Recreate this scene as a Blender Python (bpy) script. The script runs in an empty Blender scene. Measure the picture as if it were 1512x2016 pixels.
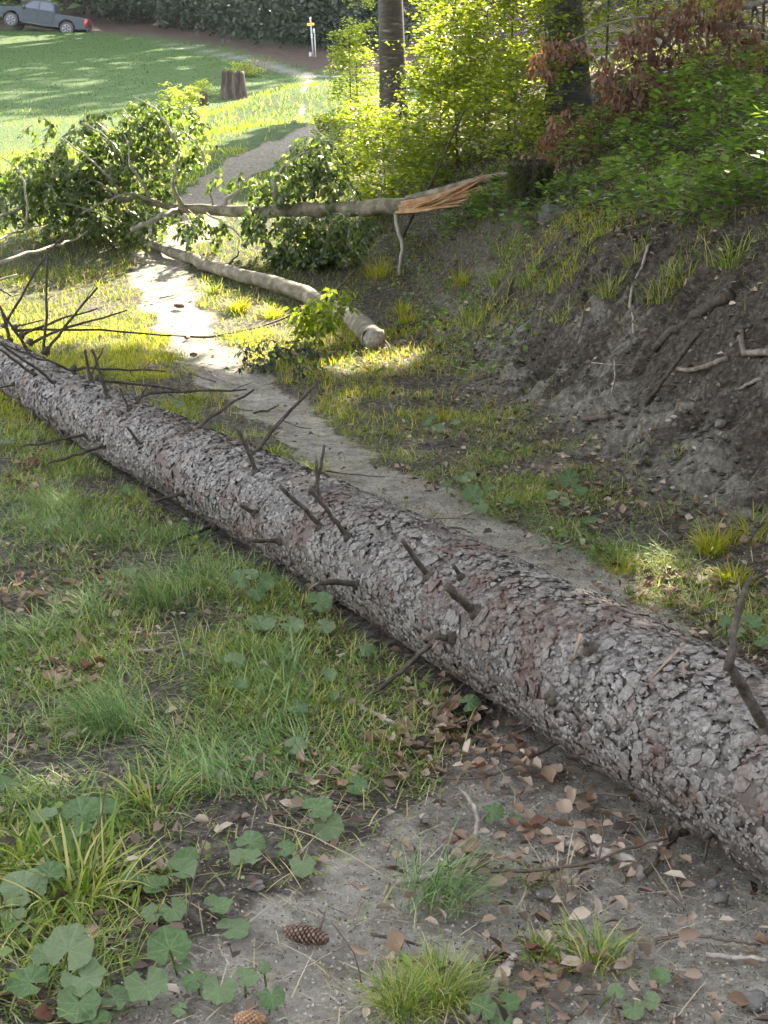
import bpy, math, random
import numpy as np
from mathutils import Vector, Matrix
R = math.radians
rng = np.random.default_rng(7)
random.seed(7)
sc = bpy.context.scene
COL = sc.collection

# ------------------------------------------------------------------ camera, sky, sun, exposure
CAM_H, PITCH, FPX = 1.68, R(13.5), 2800.0
cam_data = bpy.data.cameras.new('camera')
cam_data.sensor_fit = 'VERTICAL'
cam_data.sensor_height = 36.0
cam_data.lens = FPX / 2016.0 * 36.0
cam_data.clip_start = 0.05
cam_data.clip_end = 2000.0
cam = bpy.data.objects.new('camera', cam_data)
COL.objects.link(cam)
cam.location = (0, 0, CAM_H)
cam.rotation_euler = (R(90) - PITCH, 0, 0)
sc.camera = cam

SUN_EL, SUN_AZ = R(37), R(20)          # azimuth to the right of the view direction (+Y)
SUN = np.array([math.sin(SUN_AZ) * math.cos(SUN_EL), math.cos(SUN_AZ) * math.cos(SUN_EL), math.sin(SUN_EL)])
world = bpy.data.worlds.new('World')
sc.world = world
world.use_nodes = True
wn = world.node_tree
wn.nodes.clear()
wo = wn.nodes.new('ShaderNodeOutputWorld')
wb = wn.nodes.new('ShaderNodeBackground')
sky = wn.nodes.new('ShaderNodeTexSky')
sky.sky_type = 'NISHITA'
sky.sun_disc = False
sky.sun_elevation = SUN_EL
sky.sun_rotation = SUN_AZ
sky.altitude = 500
sky.air_density = 1.0
sky.dust_density = 2.0
wb.inputs['Strength'].default_value = 0.15
hsv = wn.nodes.new('ShaderNodeHueSaturation')      # thin white haze over the whole sky takes some of the blue out
hsv.inputs['Saturation'].default_value = 0.25
wn.links.new(sky.outputs[0], hsv.inputs['Color'])
hsv.inputs['Value'].default_value = 1.0
wn.links.new(hsv.outputs[0], wb.inputs[0])
wn.links.new(wb.outputs[0], wo.inputs[0])
sl = bpy.data.lights.new('sun', 'SUN')
sl.energy = 3.6
sl.angle = R(0.5)
sl.color = (1.0, 0.88, 0.66)
so = bpy.data.objects.new('sun', sl)
COL.objects.link(so)
so.rotation_euler = Vector((-SUN[0], -SUN[1], -SUN[2])).to_track_quat('-Z', 'Y').to_euler()
sc.view_settings.view_transform = 'Standard'
sc.view_settings.look = 'None'
sc.view_settings.gamma = 1.0
sc.view_settings.use_curve_mapping = False
sc.view_settings.exposure = 3.3
sc.cycles.max_bounces = 6
sc.cycles.diffuse_bounces = 3
sc.cycles.glossy_bounces = 2
sc.cycles.transmission_bounces = 4
sc.cycles.volume_bounces = 0
sc.cycles.use_denoising = True

# ------------------------------------------------------------------ noise and terrain
def _hash(ix, iy, seed):
    h = (ix.astype(np.int64) * 374761393 + iy.astype(np.int64) * 668265263 + seed * 974711) & 0xffffffff
    h = ((h ^ (h >> 13)) * 1274126177) & 0xffffffff
    h = h ^ (h >> 16)
    return (h & 0xffff) / 65535.0

def vnoise(x, y, seed=0):
    x = np.asarray(x, float); y = np.asarray(y, float)
    ix = np.floor(x); iy = np.floor(y)
    fx = x - ix; fy = y - iy
    fx = fx * fx * (3 - 2 * fx); fy = fy * fy * (3 - 2 * fy)
    a = _hash(ix, iy, seed); b = _hash(ix + 1, iy, seed)
    c = _hash(ix, iy + 1, seed); d = _hash(ix + 1, iy + 1, seed)
    return (a + (b - a) * fx) * (1 - fy) + (c + (d - c) * fx) * fy

def fbm(x, y, seed=0, oct=3):
    s = 0; a = 1; t = 0
    for k in range(oct):
        s = s + a * vnoise(x, y, seed + k * 17); t += a
        x = x * 2.03 + 5.1; y = y * 2.03 + 1.7; a *= 0.5
    return s / t - 0.5

PY = [-60, 0, 11, 14, 17, 20, 24, 29, 34, 38, 45, 62, 84, 92, 110, 160, 260]
PZ = [0, 0, 0, .25, .72, 1.22, 1.75, 2.0, 2.25, 2.6, 3.35, 5.75, 9.15, 10.3, 18.0, 38.0, 70.0]
FY = [-60, 0, 4, 5.7, 7.7, 11.6, 14, 16, 20, 28, 36, 45, 60, 90, 200]
FX = [9, 3.4, 2.25, 1.62, 1.02, .42, .2, -.25, -.75, -.9, .5, 3, 6, 11, 30]
BD = [0, .35, .7, .9, 1.15, 1.5, 2, 3, 5, 10, 20, 60, 300]
BZ = [0, .07, .34, .74, 1.10, 1.38, 1.72, 2.25, 3.2, 5.3, 9.5, 24, 60]

def foot(y):
    return np.interp(y, FY, FX)

def bank_d(x, y):
    return (x - foot(y) + .35 * fbm(y * .9, x * .3, 3)) * .88

def Hs(x, y):
    x = np.asarray(x, float); y = np.asarray(y, float)
    h = np.interp(y, PY, PZ)
    hx = np.exp(-((x + 1.6) / 3.0) ** 2)
    h = h + hx * (.55 * np.exp(-((y - 29.5) / 3.5) ** 2) + 1.25 * np.exp(-((y - 37.5) / 4.2) ** 2))
    d = bank_d(x, y)
    s = np.interp(y, [0, 9, 18, 30], [1, 1, .66, .5])
    h = h + np.interp(d, BD, BZ) * s
    return h

def bankmask(x, y):
    d = bank_d(x, y)
    m = np.clip((d - .15) / .3, 0, 1) * np.clip((2.1 - d + 1.4 * fbm(x * 1.3, y * 1.3, 9)) / .6, 0, 1)
    return m * np.clip((15.5 - y) / 2.5, 0, 1)

def H(x, y):
    x = np.asarray(x, float); y = np.asarray(y, float)
    h = Hs(x, y)
    near = np.clip((40 - y) / 20, 0, 1)
    h = h + .10 * fbm(x * .7, y * .7, 1, 2) * near + .045 * fbm(x * 3.1, y * 3.1, 2, 2) * near
    h = h + .35 * fbm(x * .13, y * .13, 8, 2) * (1 - near)
    b = bankmask(x, y)
    far = np.clip((20 - y) / 8, 0, 1)
    rid = 1 - 2 * np.abs(fbm(x * 3.4, y * 3.4, 4, 3))
    h = h + b * far * ((rid - .7) * .30 + .09 * fbm(x * 11, y * 11, 6, 2)) 
    return h

C0 = np.array([0, 0, CAM_H])
FW = np.array([0, math.cos(PITCH), -math.sin(PITCH)])
UP = np.array([0, math.sin(PITCH), math.cos(PITCH)])
RT = np.array([1.0, 0, 0])

def ray(u, v):
    return FW + RT * ((u - 756) / FPX) - UP * ((v - 1008) / FPX)

def at(u, v, z):
    return C0 + ray(u, v) * z

def hit(u, v, lift=0.0, zmin=1.5):
    d = ray(u, v)
    z = zmin * 1.05 ** np.arange(0, 96)
    P = C0[None] + d[None] * z[:, None]
    below = P[:, 2] < H(P[:, 0], P[:, 1]) + lift
    k = int(np.argmax(below)) if below.any() else len(z) - 1
    if k == 0:
        return P[0]
    a, b = z[k - 1], z[k]
    for _ in range(14):
        m = (a + b) / 2
        p = C0 + d * m
        if p[2] < float(H(p[0], p[1])) + lift: b = m
        else: a = m
    return C0 + d * b

def project(P):
    P = np.asarray(P, float) - C0
    z = P @ FW
    z = np.where(np.abs(z) < 1e-3, 1e-3, z)
    return 756 + FPX * (P @ RT) / z, 1008 - FPX * (P @ UP) / z, z

# ------------------------------------------------------------------ paths
def polydist(x, y, pts):
    """distance to polyline minus local half width; pts rows x,y,w"""
    best = np.full(np.shape(x), 1e9)
    for a, b in zip(pts[:-1], pts[1:]):
        dx, dy = b[0] - a[0], b[1] - a[1]
        t = np.clip(((x - a[0]) * dx + (y - a[1]) * dy) / (dx * dx + dy * dy + 1e-9), 0, 1)
        d = np.hypot(x - a[0] - t * dx, y - a[1] - t * dy) - (a[2] + (b[2] - a[2]) * t)
        best = np.minimum(best, d)
    return best

_pp = [(1130, 1160, .32), (970, 1062, .33), (810, 985, .27), (690, 915, .2), (600, 850, .2), (520, 790, .2), (425, 725, .27),
       (365, 645, .27), (325, 565, .25), (315, 505, .28)]
PATH = [(-.1, -6, .5), (.0, .5, .5), (.1, 2.3, .75), (.55, 3.2, .62), (.85, 4.3, .38)]
for u, v, w in _pp:
    p = hit(u, v); PATH.append((p[0], p[1], w))
PATH += [(-2.4, 18.5, .3), (-2.6, 21.5, .34), (-2.1, 25, .4), (-1.6, 27.3, .34), (-1.2, 29.2, .2), (-1.9, 33, .02), (-2.0, 38, .02), (-2.4, 46, .1), (-3.1, 61, .2)]
PATH = np.array(PATH)
TRACK = np.array([(-70, 92, .4), (-38, 86, .4), (-22, 84, -.2), (-16.8, 82, -.2), (-12, 77.5, .05), (-8.1, 71.5, .3), (-5.2, 65, .4), (-3.0, 60, .4), (2, 56, .4), (12, 50, .9), (40, 45, 1)])

def pathness(x, y):
    n = .28 * fbm(x * 2.2, y * 2.2, 21) * np.clip(y / 6, .8, 1.6)
    d = polydist(x, y, PATH) + n
    return np.clip(.5 - d / .22, 0, 1)

def trackness(x, y):
    return np.clip(.5 - (polydist(x, y, TRACK) + .5 * fbm(x * .6, y * .6, 5)) / .5, 0, 1)

# image-shaped density tables (what covers the ground where), one digit for each 126 px cell
G_ROWS = ["465235544222", "998756542111", "887442200000", "778858741000", "778888885200", "987776556732", "657776555445",
          "667887533334", "778775210003", "677665310000", "555565422100", "332101112200", "221102433211"]
L_ROWS = ["333322234566", "001123334456", "001135742123", "001123464332", "111112466533", "321111135676", "652111113588",
          "453222243467", "531234883335", "211234676322", "332223355631", "432211333322", "432112355543"]

def table(rows, u, v):
    A = np.array([[int(c) for c in r] for r in rows], float) / 9
    cx = np.clip((u - 63) / 126, 0, 10.999); cy = np.clip((v - 441) / 126, 0, len(rows) - 1.001)
    ix = cx.astype(int); iy = cy.astype(int); fx = cx - ix; fy = cy - iy
    return (A[iy, ix] * (1 - fx) + A[iy, ix + 1] * fx) * (1 - fy) + (A[iy + 1, ix] * (1 - fx) + A[iy + 1, ix + 1] * fx) * fy

# ------------------------------------------------------------------ materials
def nodes(name):
    m = bpy.data.materials.new(name); m.use_nodes = True
    nt = m.node_tree; nt.nodes.clear()
    out = nt.nodes.new('ShaderNodeOutputMaterial')
    return m, nt, out

def N(nt, t, **kw):
    n = nt.nodes.new(t)
    for k, v in kw.items():
        if k.startswith('i_'):
            key = k[2:]
            n.inputs[int(key) if key.isdigit() else key.replace('_', ' ')].default_value = v
        else: setattr(n, k, v)
    return n

def ramp(nt, fac, stops, interp='LINEAR'):
    r = nt.nodes.new('ShaderNodeValToRGB'); cr = r.color_ramp; cr.interpolation = interp
    while len(cr.elements) > 1: cr.elements.remove(cr.elements[-1])
    cr.elements[0].position = stops[0][0]; cr.elements[0].color = (*stops[0][1], 1)
    for p, c in stops[1:]:
        e = cr.elements.new(p); e.color = (*c, 1)
    if fac is not None: nt.links.new(fac, r.inputs[0])
    return r.outputs[0]

def mixc(nt, fac, a, b, mode='MIX'):
    m = nt.nodes.new('ShaderNodeMix'); m.data_type = 'RGBA'; m.blend_type = mode
    for sock, val in ((m.inputs[0], fac), (m.inputs[6], a), (m.inputs[7], b)):
        if isinstance(val, (int, float)): sock.default_value = val
        elif isinstance(val, tuple): sock.default_value = (*val, 1)
        else: nt.links.new(val, sock)
    return m.outputs[2]

def math_(nt, op, a, b=None, c=None, clamp=False):
    m = nt.nodes.new('ShaderNodeMath'); m.operation = op; m.use_clamp = clamp
    for k, val in enumerate((a, b, c)):
        if val is None: continue
        if isinstance(val, (int, float)): m.inputs[k].default_value = val
        else: nt.links.new(val, m.inputs[k])
    return m.outputs[0]

def noise(nt, vec, scale, detail=4, rough=.6, dist=0.0):
    n = N(nt, 'ShaderNodeTexNoise'); n.inputs['Scale'].default_value = scale
    n.inputs['Detail'].default_value = detail; n.inputs['Roughness'].default_value = rough; n.inputs['Distortion'].default_value = dist
    if vec is not None: nt.links.new(vec, n.inputs['Vector'])
    return n.outputs[0]

def leaf_mat(name, cols, transl=.4, tcol=None, rough=.5, spec=.4, noise_scale=0):
    m, nt, out = nodes(name)
    geo = N(nt, 'ShaderNodeNewGeometry')
    c = ramp(nt, geo.outputs['Random Per Island'], [(i / max(1, len(cols) - 1), k) for i, k in enumerate(cols)])
    p = N(nt, 'ShaderNodeBsdfPrincipled'); nt.links.new(c, p.inputs['Base Color'])
    p.inputs['Roughness'].default_value = rough; p.inputs['Specular IOR Level'].default_value = spec
    if transl > 0:
        t = N(nt, 'ShaderNodeBsdfTranslucent')
        tc = mixc(nt, 1.0, c, tcol or (1.9, 2.1, .7), 'MULTIPLY')
        nt.links.new(tc, t.inputs[0])
        mx = N(nt, 'ShaderNodeMixShader'); mx.inputs[0].default_value = transl
        nt.links.new(p.outputs[0], mx.inputs[1]); nt.links.new(t.outputs[0], mx.inputs[2])
        nt.links.new(mx.outputs[0], out.inputs[0])
    else: nt.links.new(p.outputs[0], out.inputs[0])
    return m

def wood_mat(name, cols, scale=30, stretch=(1, 1, 1), bump=.4, rough=.8, spec=.3, bscale=None, dist=.002):
    m, nt, out = nodes(name)
    tc = N(nt, 'ShaderNodeTexCoord'); mp = N(nt, 'ShaderNodeMapping'); mp.inputs['Scale'].default_value = stretch
    nt.links.new(tc.outputs['Object'], mp.inputs[0])
    n1 = noise(nt, mp.outputs[0], scale, 6, .65)
    c = ramp(nt, n1, [(.3 + .4 * i / max(1, len(cols) - 1), k) for i, k in enumerate(cols)])
    p = N(nt, 'ShaderNodeBsdfPrincipled'); nt.links.new(c, p.inputs['Base Color'])
    p.inputs['Roughness'].default_value = rough; p.inputs['Specular IOR Level'].default_value = spec
    b = N(nt, 'ShaderNodeBump'); b.inputs['Strength'].default_value = bump; b.inputs['Distance'].default_value = dist * 5
    nt.links.new(noise(nt, mp.outputs[0], bscale or scale * 1.6, 5, .7), b.inputs['Height'])
    nt.links.new(b.outputs[0], p.inputs['Normal']); nt.links.new(p.outputs[0], out.inputs[0])
    return m

def plain(name, col, rough=.5, metal=0, spec=.5, coat=0):
    m, nt, out = nodes(name)
    p = N(nt, 'ShaderNodeBsdfPrincipled')
    tc = N(nt, 'ShaderNodeTexCoord')
    n1 = noise(nt, tc.outputs['Object'], 6, 5, .6)
    c = ramp(nt, n1, [(.3, tuple(k * .82 for k in col)), (.7, tuple(min(1, k * 1.12) for k in col))])
    nt.links.new(c, p.inputs['Base Color'])
    p.inputs['Roughness'].default_value = rough; p.inputs['Metallic'].default_value = metal
    p.inputs['Specular IOR Level'].default_value = spec; p.inputs['Coat Weight'].default_value = coat
    nt.links.new(p.outputs[0], out.inputs[0])
    return m

def ground_mat():
    m, nt, out = nodes('ground_soil')
    tc = N(nt, 'ShaderNodeTexCoord'); V = tc.outputs['Object']
    def attr(nm):
        a = N(nt, 'ShaderNodeAttribute'); a.attribute_name = nm; return a.outputs['Fac']
    nb = noise(nt, V, 1.3, 6, .65); nf = noise(nt, V, 26, 6, .75); nm_ = noise(nt, V, 7, 5, .7)
    soil = ramp(nt, nf, [(.36, (.04, .035, .029)), (.5, (.105, .092, .076)), (.62, (.22, .198, .165))])
    clay = ramp(nt, math_(nt, 'ADD', math_(nt, 'MULTIPLY', nf, .5), math_(nt, 'MULTIPLY', nm_, .5)), [(.36, (.18, .16, .13)), (.5, (.42, .39, .335)), (.62, (.63, .59, .51))])
    clay = mixc(nt, math_(nt, 'MULTIPLY', ramp(nt, nb, [(.45, (0, 0, 0)), (.62, (1, 1, 1))]), .35), clay, (.21, .18, .14))
    # exposed bank: dark humus above, grey-green marl in patches
    ph = attr('height_on_bank')
    marl = ramp(nt, nf, [(.34, (.10, .09, .073)), (.52, (.25, .23, .19)), (.66, (.42, .39, .325))])
    hum = ramp(nt, nf, [(.34, (.028, .023, .019)), (.52, (.095, .08, .066)), (.66, (.21, .18, .148))])
    sel = math_(nt, 'ADD', math_(nt, 'MULTIPLY', noise(nt, V, 1.7, 5, .7, .4), 1.6), math_(nt, 'MULTIPLY', ph, -.62))
    bank = mixc(nt, ramp(nt, sel, [(.38, (0, 0, 0)), (.52, (1, 1, 1))]), hum, marl)
    mead = ramp(nt, noise(nt, V, 3.5, 8, .75), [(.3, (.016, .04, .006)), (.5, (.028, .062, .01)), (.7, (.045, .085, .015))])
    floor = ramp(nt, noise(nt, V, 2.2, 7, .7), [(.3, (.022, .015, .012)), (.55, (.045, .03, .023)), (.75, (.075, .055, .04))])
    c = mixc(nt, attr('bank'), soil, bank)
    c = mixc(nt, attr('meadow'), c, mead)
    c = mixc(nt, attr('forest'), c, floor)
    c = mixc(nt, attr('track'), c, ramp(nt, nm_, [(.3, (.08, .074, .07)), (.7, (.16, .15, .14))]))
    clay = mixc(nt, math_(nt, 'MULTIPLY', attr('meadow'), .85), clay, ramp(nt, nf, [(.36, (.07, .06, .05)), (.52, (.17, .15, .125)), (.64, (.33, .30, .26))]))
    edge = math_(nt, 'ADD', attr('path'), math_(nt, 'MULTIPLY', math_(nt, 'SUBTRACT', nm_, .5), .9))
    c = mixc(nt, ramp(nt, edge, [(.35, (0, 0, 0)), (.6, (1, 1, 1))]), c, clay)
    p = N(nt, 'ShaderNodeBsdfPrincipled'); nt.links.new(c, p.inputs['Base Color'])
    p.inputs['Roughness'].default_value = .92; p.inputs['Specular IOR Level'].default_value = .2
    b = N(nt, 'ShaderNodeBump'); b.inputs['Strength'].default_value = 1.0; b.inputs['Distance'].default_value = .045
    hh = math_(nt, 'ADD', nf, math_(nt, 'MULTIPLY', noise(nt, V, 80, 4, .7), .35))
    nt.links.new(hh, b.inputs['Height']); nt.links.new(b.outputs[0], p.inputs['Normal'])
    nt.links.new(p.outputs[0], out.inputs[0])
    return m

def bark_mat(name, base, brown, lich, amount=.5):
    m, nt, out = nodes(name)
    tc = N(nt, 'ShaderNodeTexCoord'); geo = N(nt, 'ShaderNodeNewGeometry')
    V = geo.outputs['Position']
    c = ramp(nt, geo.outputs['Random Per Island'], base)
    nf = noise(nt, V, 55, 5, .7)
    c = mixc(nt, ramp(nt, nf, [(.42, (0, 0, 0)), (.62, (amount,) * 3)]), c, lich)
    c = mixc(nt, ramp(nt, math_(nt, 'ADD', noise(nt, V, 3.2, 5, .75), math_(nt, 'MULTIPLY', geo.outputs['Random Per Island'], .16)), [(.60, (0, 0, 0)), (.71, (.85,) * 3)]), c, brown)
    c = mixc(nt, ramp(nt, noise(nt, V, 130, 3, .6), [(.35, (.45,) * 3), (.55, (0, 0, 0))]), c, (.03, .026, .024))
    p = N(nt, 'ShaderNodeBsdfPrincipled'); nt.links.new(c, p.inputs['Base Color'])
    p.inputs['Roughness'].default_value = .58; p.inputs['Specular IOR Level'].default_value = .5
    b = N(nt, 'ShaderNodeBump'); b.inputs['Strength'].default_value = .7; b.inputs['Distance'].default_value = .006
    nt.links.new(noise(nt, V, 90, 5, .75), b.inputs['Height']); nt.links.new(b.outputs[0], p.inputs['Normal'])
    nt.links.new(p.outputs[0], out.inputs[0])
    return m

def beech_bark(name, stops, moss=0.25):
    m, nt, out = nodes(name)
    tc = N(nt, 'ShaderNodeTexCoord'); V = tc.outputs['Object']
    mp = N(nt, 'ShaderNodeMapping'); mp.inputs['Scale'].default_value = (1, 1, 4.5); nt.links.new(V, mp.inputs[0])
    c = ramp(nt, noise(nt, mp.outputs[0], 3.5, 8, .72), stops)
    mp2 = N(nt, 'ShaderNodeMapping'); mp2.inputs['Scale'].default_value = (1, 1, 9); nt.links.new(V, mp2.inputs[0])
    c = mixc(nt, ramp(nt, noise(nt, mp2.outputs[0], 3.1, 4, .6), [(.58, (0, 0, 0)), (.72, (.55,) * 3)]), c, (.30, .30, .28))
    c = mixc(nt, math_(nt, 'MULTIPLY', ramp(nt, noise(nt, V, 1.6, 5, .7), [(.5, (0, 0, 0)), (.66, (1, 1, 1))]), moss), c, (.07, .085, .03))
    p = N(nt, 'ShaderNodeBsdfPrincipled'); nt.links.new(c, p.inputs['Base Color'])
    p.inputs['Roughness'].default_value = .8
    b = N(nt, 'ShaderNodeBump'); b.inputs['Strength'].default_value = .5; b.inputs['Distance'].default_value = .02
    nt.links.new(noise(nt, mp2.outputs[0], 9, 5, .7), b.inputs['Height']); nt.links.new(b.outputs[0], p.inputs['Normal'])
    nt.links.new(p.outputs[0], out.inputs[0])
    return m

M = {}
M['ground'] = ground_mat()
M['grass'] = leaf_mat('grass_green', [(.06, .12, .014), (.11, .19, .022), (.19, .27, .04), (.30, .33, .075), (.44, .39, .16), (.12, .21, .028), (.21, .29, .045), (.52, .44, .24)], .35, (1.6, 1.6, .7), .5, .3)
M['grass_blue'] = leaf_mat('grass_bluish', [(.06, .13, .035), (.12, .21, .068), (.21, .31, .12), (.34, .39, .18)], .3, (1.3, 1.4, .9), .5, .35)
M['grass_gold'] = leaf_mat('grass_yellow', [(.14, .20, .02), (.25, .28, .03), (.36, .33, .05), (.46, .36, .11)], .5, (1.7, 1.7, .5), .6)
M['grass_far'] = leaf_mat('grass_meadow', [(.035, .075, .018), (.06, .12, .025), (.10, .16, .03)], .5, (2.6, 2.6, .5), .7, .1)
M['grass_painted_shade'] = leaf_mat('grass_painted_shade', [(.011, .03, .007), (.019, .046, .011), (.033, .062, .016)], .45, (2.4, 2.6, .6), .7, .1)  # darker copy of the meadow grass, forest shade put into the colour
M['straw'] = leaf_mat('dry_straw', [(.26, .21, .12), (.38, .32, .2), (.48, .42, .3)], .2, (1, 1, .9), .6)
M['beech'] = leaf_mat('beech_leaves', [(.08, .12, .015), (.14, .19, .025), (.22, .25, .05)], .55, (2.5, 2.4, .9), .4)
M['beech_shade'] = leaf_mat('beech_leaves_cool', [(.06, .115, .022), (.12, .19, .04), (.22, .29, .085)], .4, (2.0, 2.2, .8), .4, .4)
M['wilt'] = leaf_mat('wilting_leaves', [(.03, .05, .014), (.06, .095, .026), (.11, .145, .05), (.22, .24, .13)], .36, (2.1, 2.4, .8), .38, .6)
M['dark_leaf'] = leaf_mat('shrivelled_leaves', [(.03, .045, .03), (.06, .08, .055)], .2)
M['brown_leaf'] = leaf_mat('dead_beech_leaves', [(.08, .048, .034), (.14, .088, .064), (.20, .128, .092), (.28, .19, .14)], .35, (1.9, 1.15, .7), .6)
M['dry_leaf'] = leaf_mat('dry_leaf_brown', [(.15, .088, .056), (.27, .18, .12)], .15, (1.4, 1.1, .8), .65)
M['dry_leaf_pale'] = leaf_mat('dry_leaf_pale', [(.26, .185, .13), (.36, .275, .205)], .15, (1.2, 1.1, .9), .65)
M['dry_leaf_rust'] = leaf_mat('dry_leaf_rust', [(.12, .055, .036), (.18, .09, .06)], .15, (1.6, 1.0, .7), .65)
M['litter'] = leaf_mat('litter_chips', [(.05, .034, .024), (.11, .072, .05), (.19, .13, .092), (.30, .22, .16), (.46, .38, .30)], .1, (1, 1, 1), .7)
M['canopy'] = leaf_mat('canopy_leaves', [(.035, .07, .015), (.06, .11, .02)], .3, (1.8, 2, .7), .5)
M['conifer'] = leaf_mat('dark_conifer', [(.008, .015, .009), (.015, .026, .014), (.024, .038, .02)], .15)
M['bark_plate'] = bark_mat('spruce_bark', [(0, (.048, .038, .031)), (.3, (.10, .083, .071)), (.65, (.17, .148, .132)), (1, (.31, .287, .268))], (.11, .056, .038), (.34, .325, .31))
M['bark_under'] = bark_mat('spruce_under_bark', [(0, (.06, .048, .042)), (1, (.085, .07, .062))], (.10, .05, .035), (.16, .15, .145), .4)
M['dead_twig'] = wood_mat('dead_spruce_twig', [(.028, .022, .018), (.06, .048, .038), (.12, .10, .08)], 35, (1, 1, 1), .6)
M['pale_twig'] = wood_mat('weathered_twig', [(.16, .13, .10), (.30, .26, .22), (.45, .42, .37)], 30, (1, 1, 1), .4)
M['brown_twig'] = wood_mat('brown_twig', [(.07, .05, .04), (.14, .11, .085)], 30)
M['fresh'] = wood_mat('fresh_torn_wood', [(.24, .12, .05), (.40, .23, .115), (.54, .38, .23)], 9, (1, 1, 1), .6, .7)
M['beech_log'] = wood_mat('smooth_beech_bark', [(.07, .06, .038), (.17, .15, .105), (.33, .30, .235)], 9, (1, 1, 1), .6, .75)
M['branch_pale'] = wood_mat('pale_beech_branch', [(.2, .18, .15), (.36, .34, .29)], 10, (1, 1, 1), .3, .7)
M['trunk_a'] = beech_bark('beech_bark_brown', [(.3, (.016, .013, .009)), (.5, (.045, .036, .025)), (.7, (.11, .09, .065))], .3)
M['trunk_b'] = beech_bark('beech_bark_grey', [(.3, (.03, .029, .027)), (.5, (.075, .072, .066)), (.7, (.17, .165, .155))], .3)
M['stump'] = wood_mat('weathered_stump', [(.016, .013, .01), (.05, .04, .031), (.13, .107, .08)], 9, (1, 1, .12), .9, .85, .2, 22, .006)
M['torn_dull'] = wood_mat('dull_torn_wood', [(.14, .09, .055), (.27, .19, .13), (.42, .33, .24)], 12, (1, 1, 1), .6, .7)
M['moss'] = leaf_mat('moss', [(.05, .07, .015), (.09, .11, .03)], .2)
M['stone'] = wood_mat('stone_grey', [(.09, .085, .078), (.2, .19, .175)], 18)
M['root'] = wood_mat('dirty_root', [(.06, .048, .038), (.16, .13, .105), (.30, .26, .22)], 22)
M['cone'] = leaf_mat('cone_scales', [(.13, .075, .055), (.22, .14, .10), (.28, .2, .15)], 0, None, .6)
M['colt'] = None

# ------------------------------------------------------------------ mesh helpers
def build(name, V, F, mat, parent=None, smooth=False, attrs=None, link=True):
    """V (n,3); F list of arrays (m,k)"""
    me = bpy.data.meshes.new(name)
    V = np.asarray(V, np.float32)
    if not isinstance(F, (list, tuple)) or (len(F) and np.ndim(F[0]) == 1): F = [F]
    F = [np.asarray(f, np.int32) for f in F if len(f)]
    me.vertices.add(len(V)); me.vertices.foreach_set('co', V.ravel())
    loops = np.concatenate([f.ravel() for f in F]); sizes = np.concatenate([np.full(len(f), f.shape[1], np.int32) for f in F])
    starts = np.concatenate([[0], np.cumsum(sizes)[:-1]]).astype(np.int32)
    me.loops.add(len(loops)); me.loops.foreach_set('vertex_index', loops)
    me.polygons.add(len(sizes)); me.polygons.foreach_set('loop_start', starts); me.polygons.foreach_set('loop_total', sizes)
    if smooth: me.polygons.foreach_set('use_smooth', np.ones(len(sizes), bool))
    me.update(calc_edges=True)
    if attrs:
        for k, a in attrs.items():
            at_ = me.attributes.new(k, 'FLOAT', 'POINT'); at_.data.foreach_set('value', np.asarray(a, np.float32))
    if mat is not None: me.materials.append(mat)
    o = bpy.data.objects.new(name, me)
    if link: COL.objects.link(o)
    if parent is not None: o.parent = parent
    return o

class MB:
    def __init__(s): s.V = []; s.T = []; s.Q = []; s.n = 0
    def add(s, V, F):
        V = np.asarray(V, float)
        F = np.asarray(F, np.int64)
        s.V.append(V)
        (s.T if F.shape[1] == 3 else s.Q).append(F + s.n)
        s.n += len(V)
    def add2(s, V, T, Q):
        s.V.append(np.asarray(V, float))
        if len(T): s.T.append(np.asarray(T) + s.n)
        if len(Q): s.Q.append(np.asarray(Q) + s.n)
        s.n += len(V)
    def build(s, name, mat, parent=None, smooth=False, origin=None):
        V = np.concatenate(s.V); F = []
        if s.T: F.append(np.concatenate(s.T))
        if s.Q: F.append(np.concatenate(s.Q))
        if origin is not None: V = V - np.asarray(origin)
        return build(name, V, F, mat, parent, smooth)

def tube(mb, pts, rad, sides=6, cap=True, jit=0.0, rr=None):
    pts = np.asarray(pts, float); n = len(pts)
    rad = np.broadcast_to(np.asarray(rad, float), (n,)) if np.ndim(rad) == 0 else np.asarray(rad, float)
    T = np.gradient(pts, axis=0); T /= np.linalg.norm(T, axis=1)[:, None] + 1e-9
    ref = np.array([0.13, .07, 1.0]) if abs(T[:, 2]).mean() < .8 else np.array([1.0, .2, 0.1])
    A = np.cross(T, ref); A /= np.linalg.norm(A, axis=1)[:, None] + 1e-9
    B = np.cross(T, A)
    th = np.arange(sides) / sides * 2 * math.pi
    r = rad[:, None] * np.ones((1, sides))
    if jit: r = r * (1 + jit * (rng.random((n, sides)) - .5) * 2)
    if rr is not None: r = r * rr(n, sides)
    V = pts[:, None] + A[:, None] * (np.cos(th)[None, :, None] * r[..., None]) + B[:, None] * (np.sin(th)[None, :, None] * r[..., None])
    V = V.reshape(-1, 3)
    i = np.arange(n - 1)[:, None] * sides; j = np.arange(sides)[None]; k = (j + 1) % sides
    Q = np.stack([i + j, i + k, i + sides + k, i + sides + j], -1).reshape(-1, 4)
    Tn = []
    if cap:
        V = np.vstack([V, pts[0], pts[-1]]); c0, c1 = n * sides, n * sides + 1
        for a in range(sides):
            Tn.append((c0, (a + 1) % sides, a)); Tn.append((c1, (n - 1) * sides + a, (n - 1) * sides + (a + 1) % sides))
    mb.add2(V, np.array(Tn).reshape(-1, 3), Q)

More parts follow.
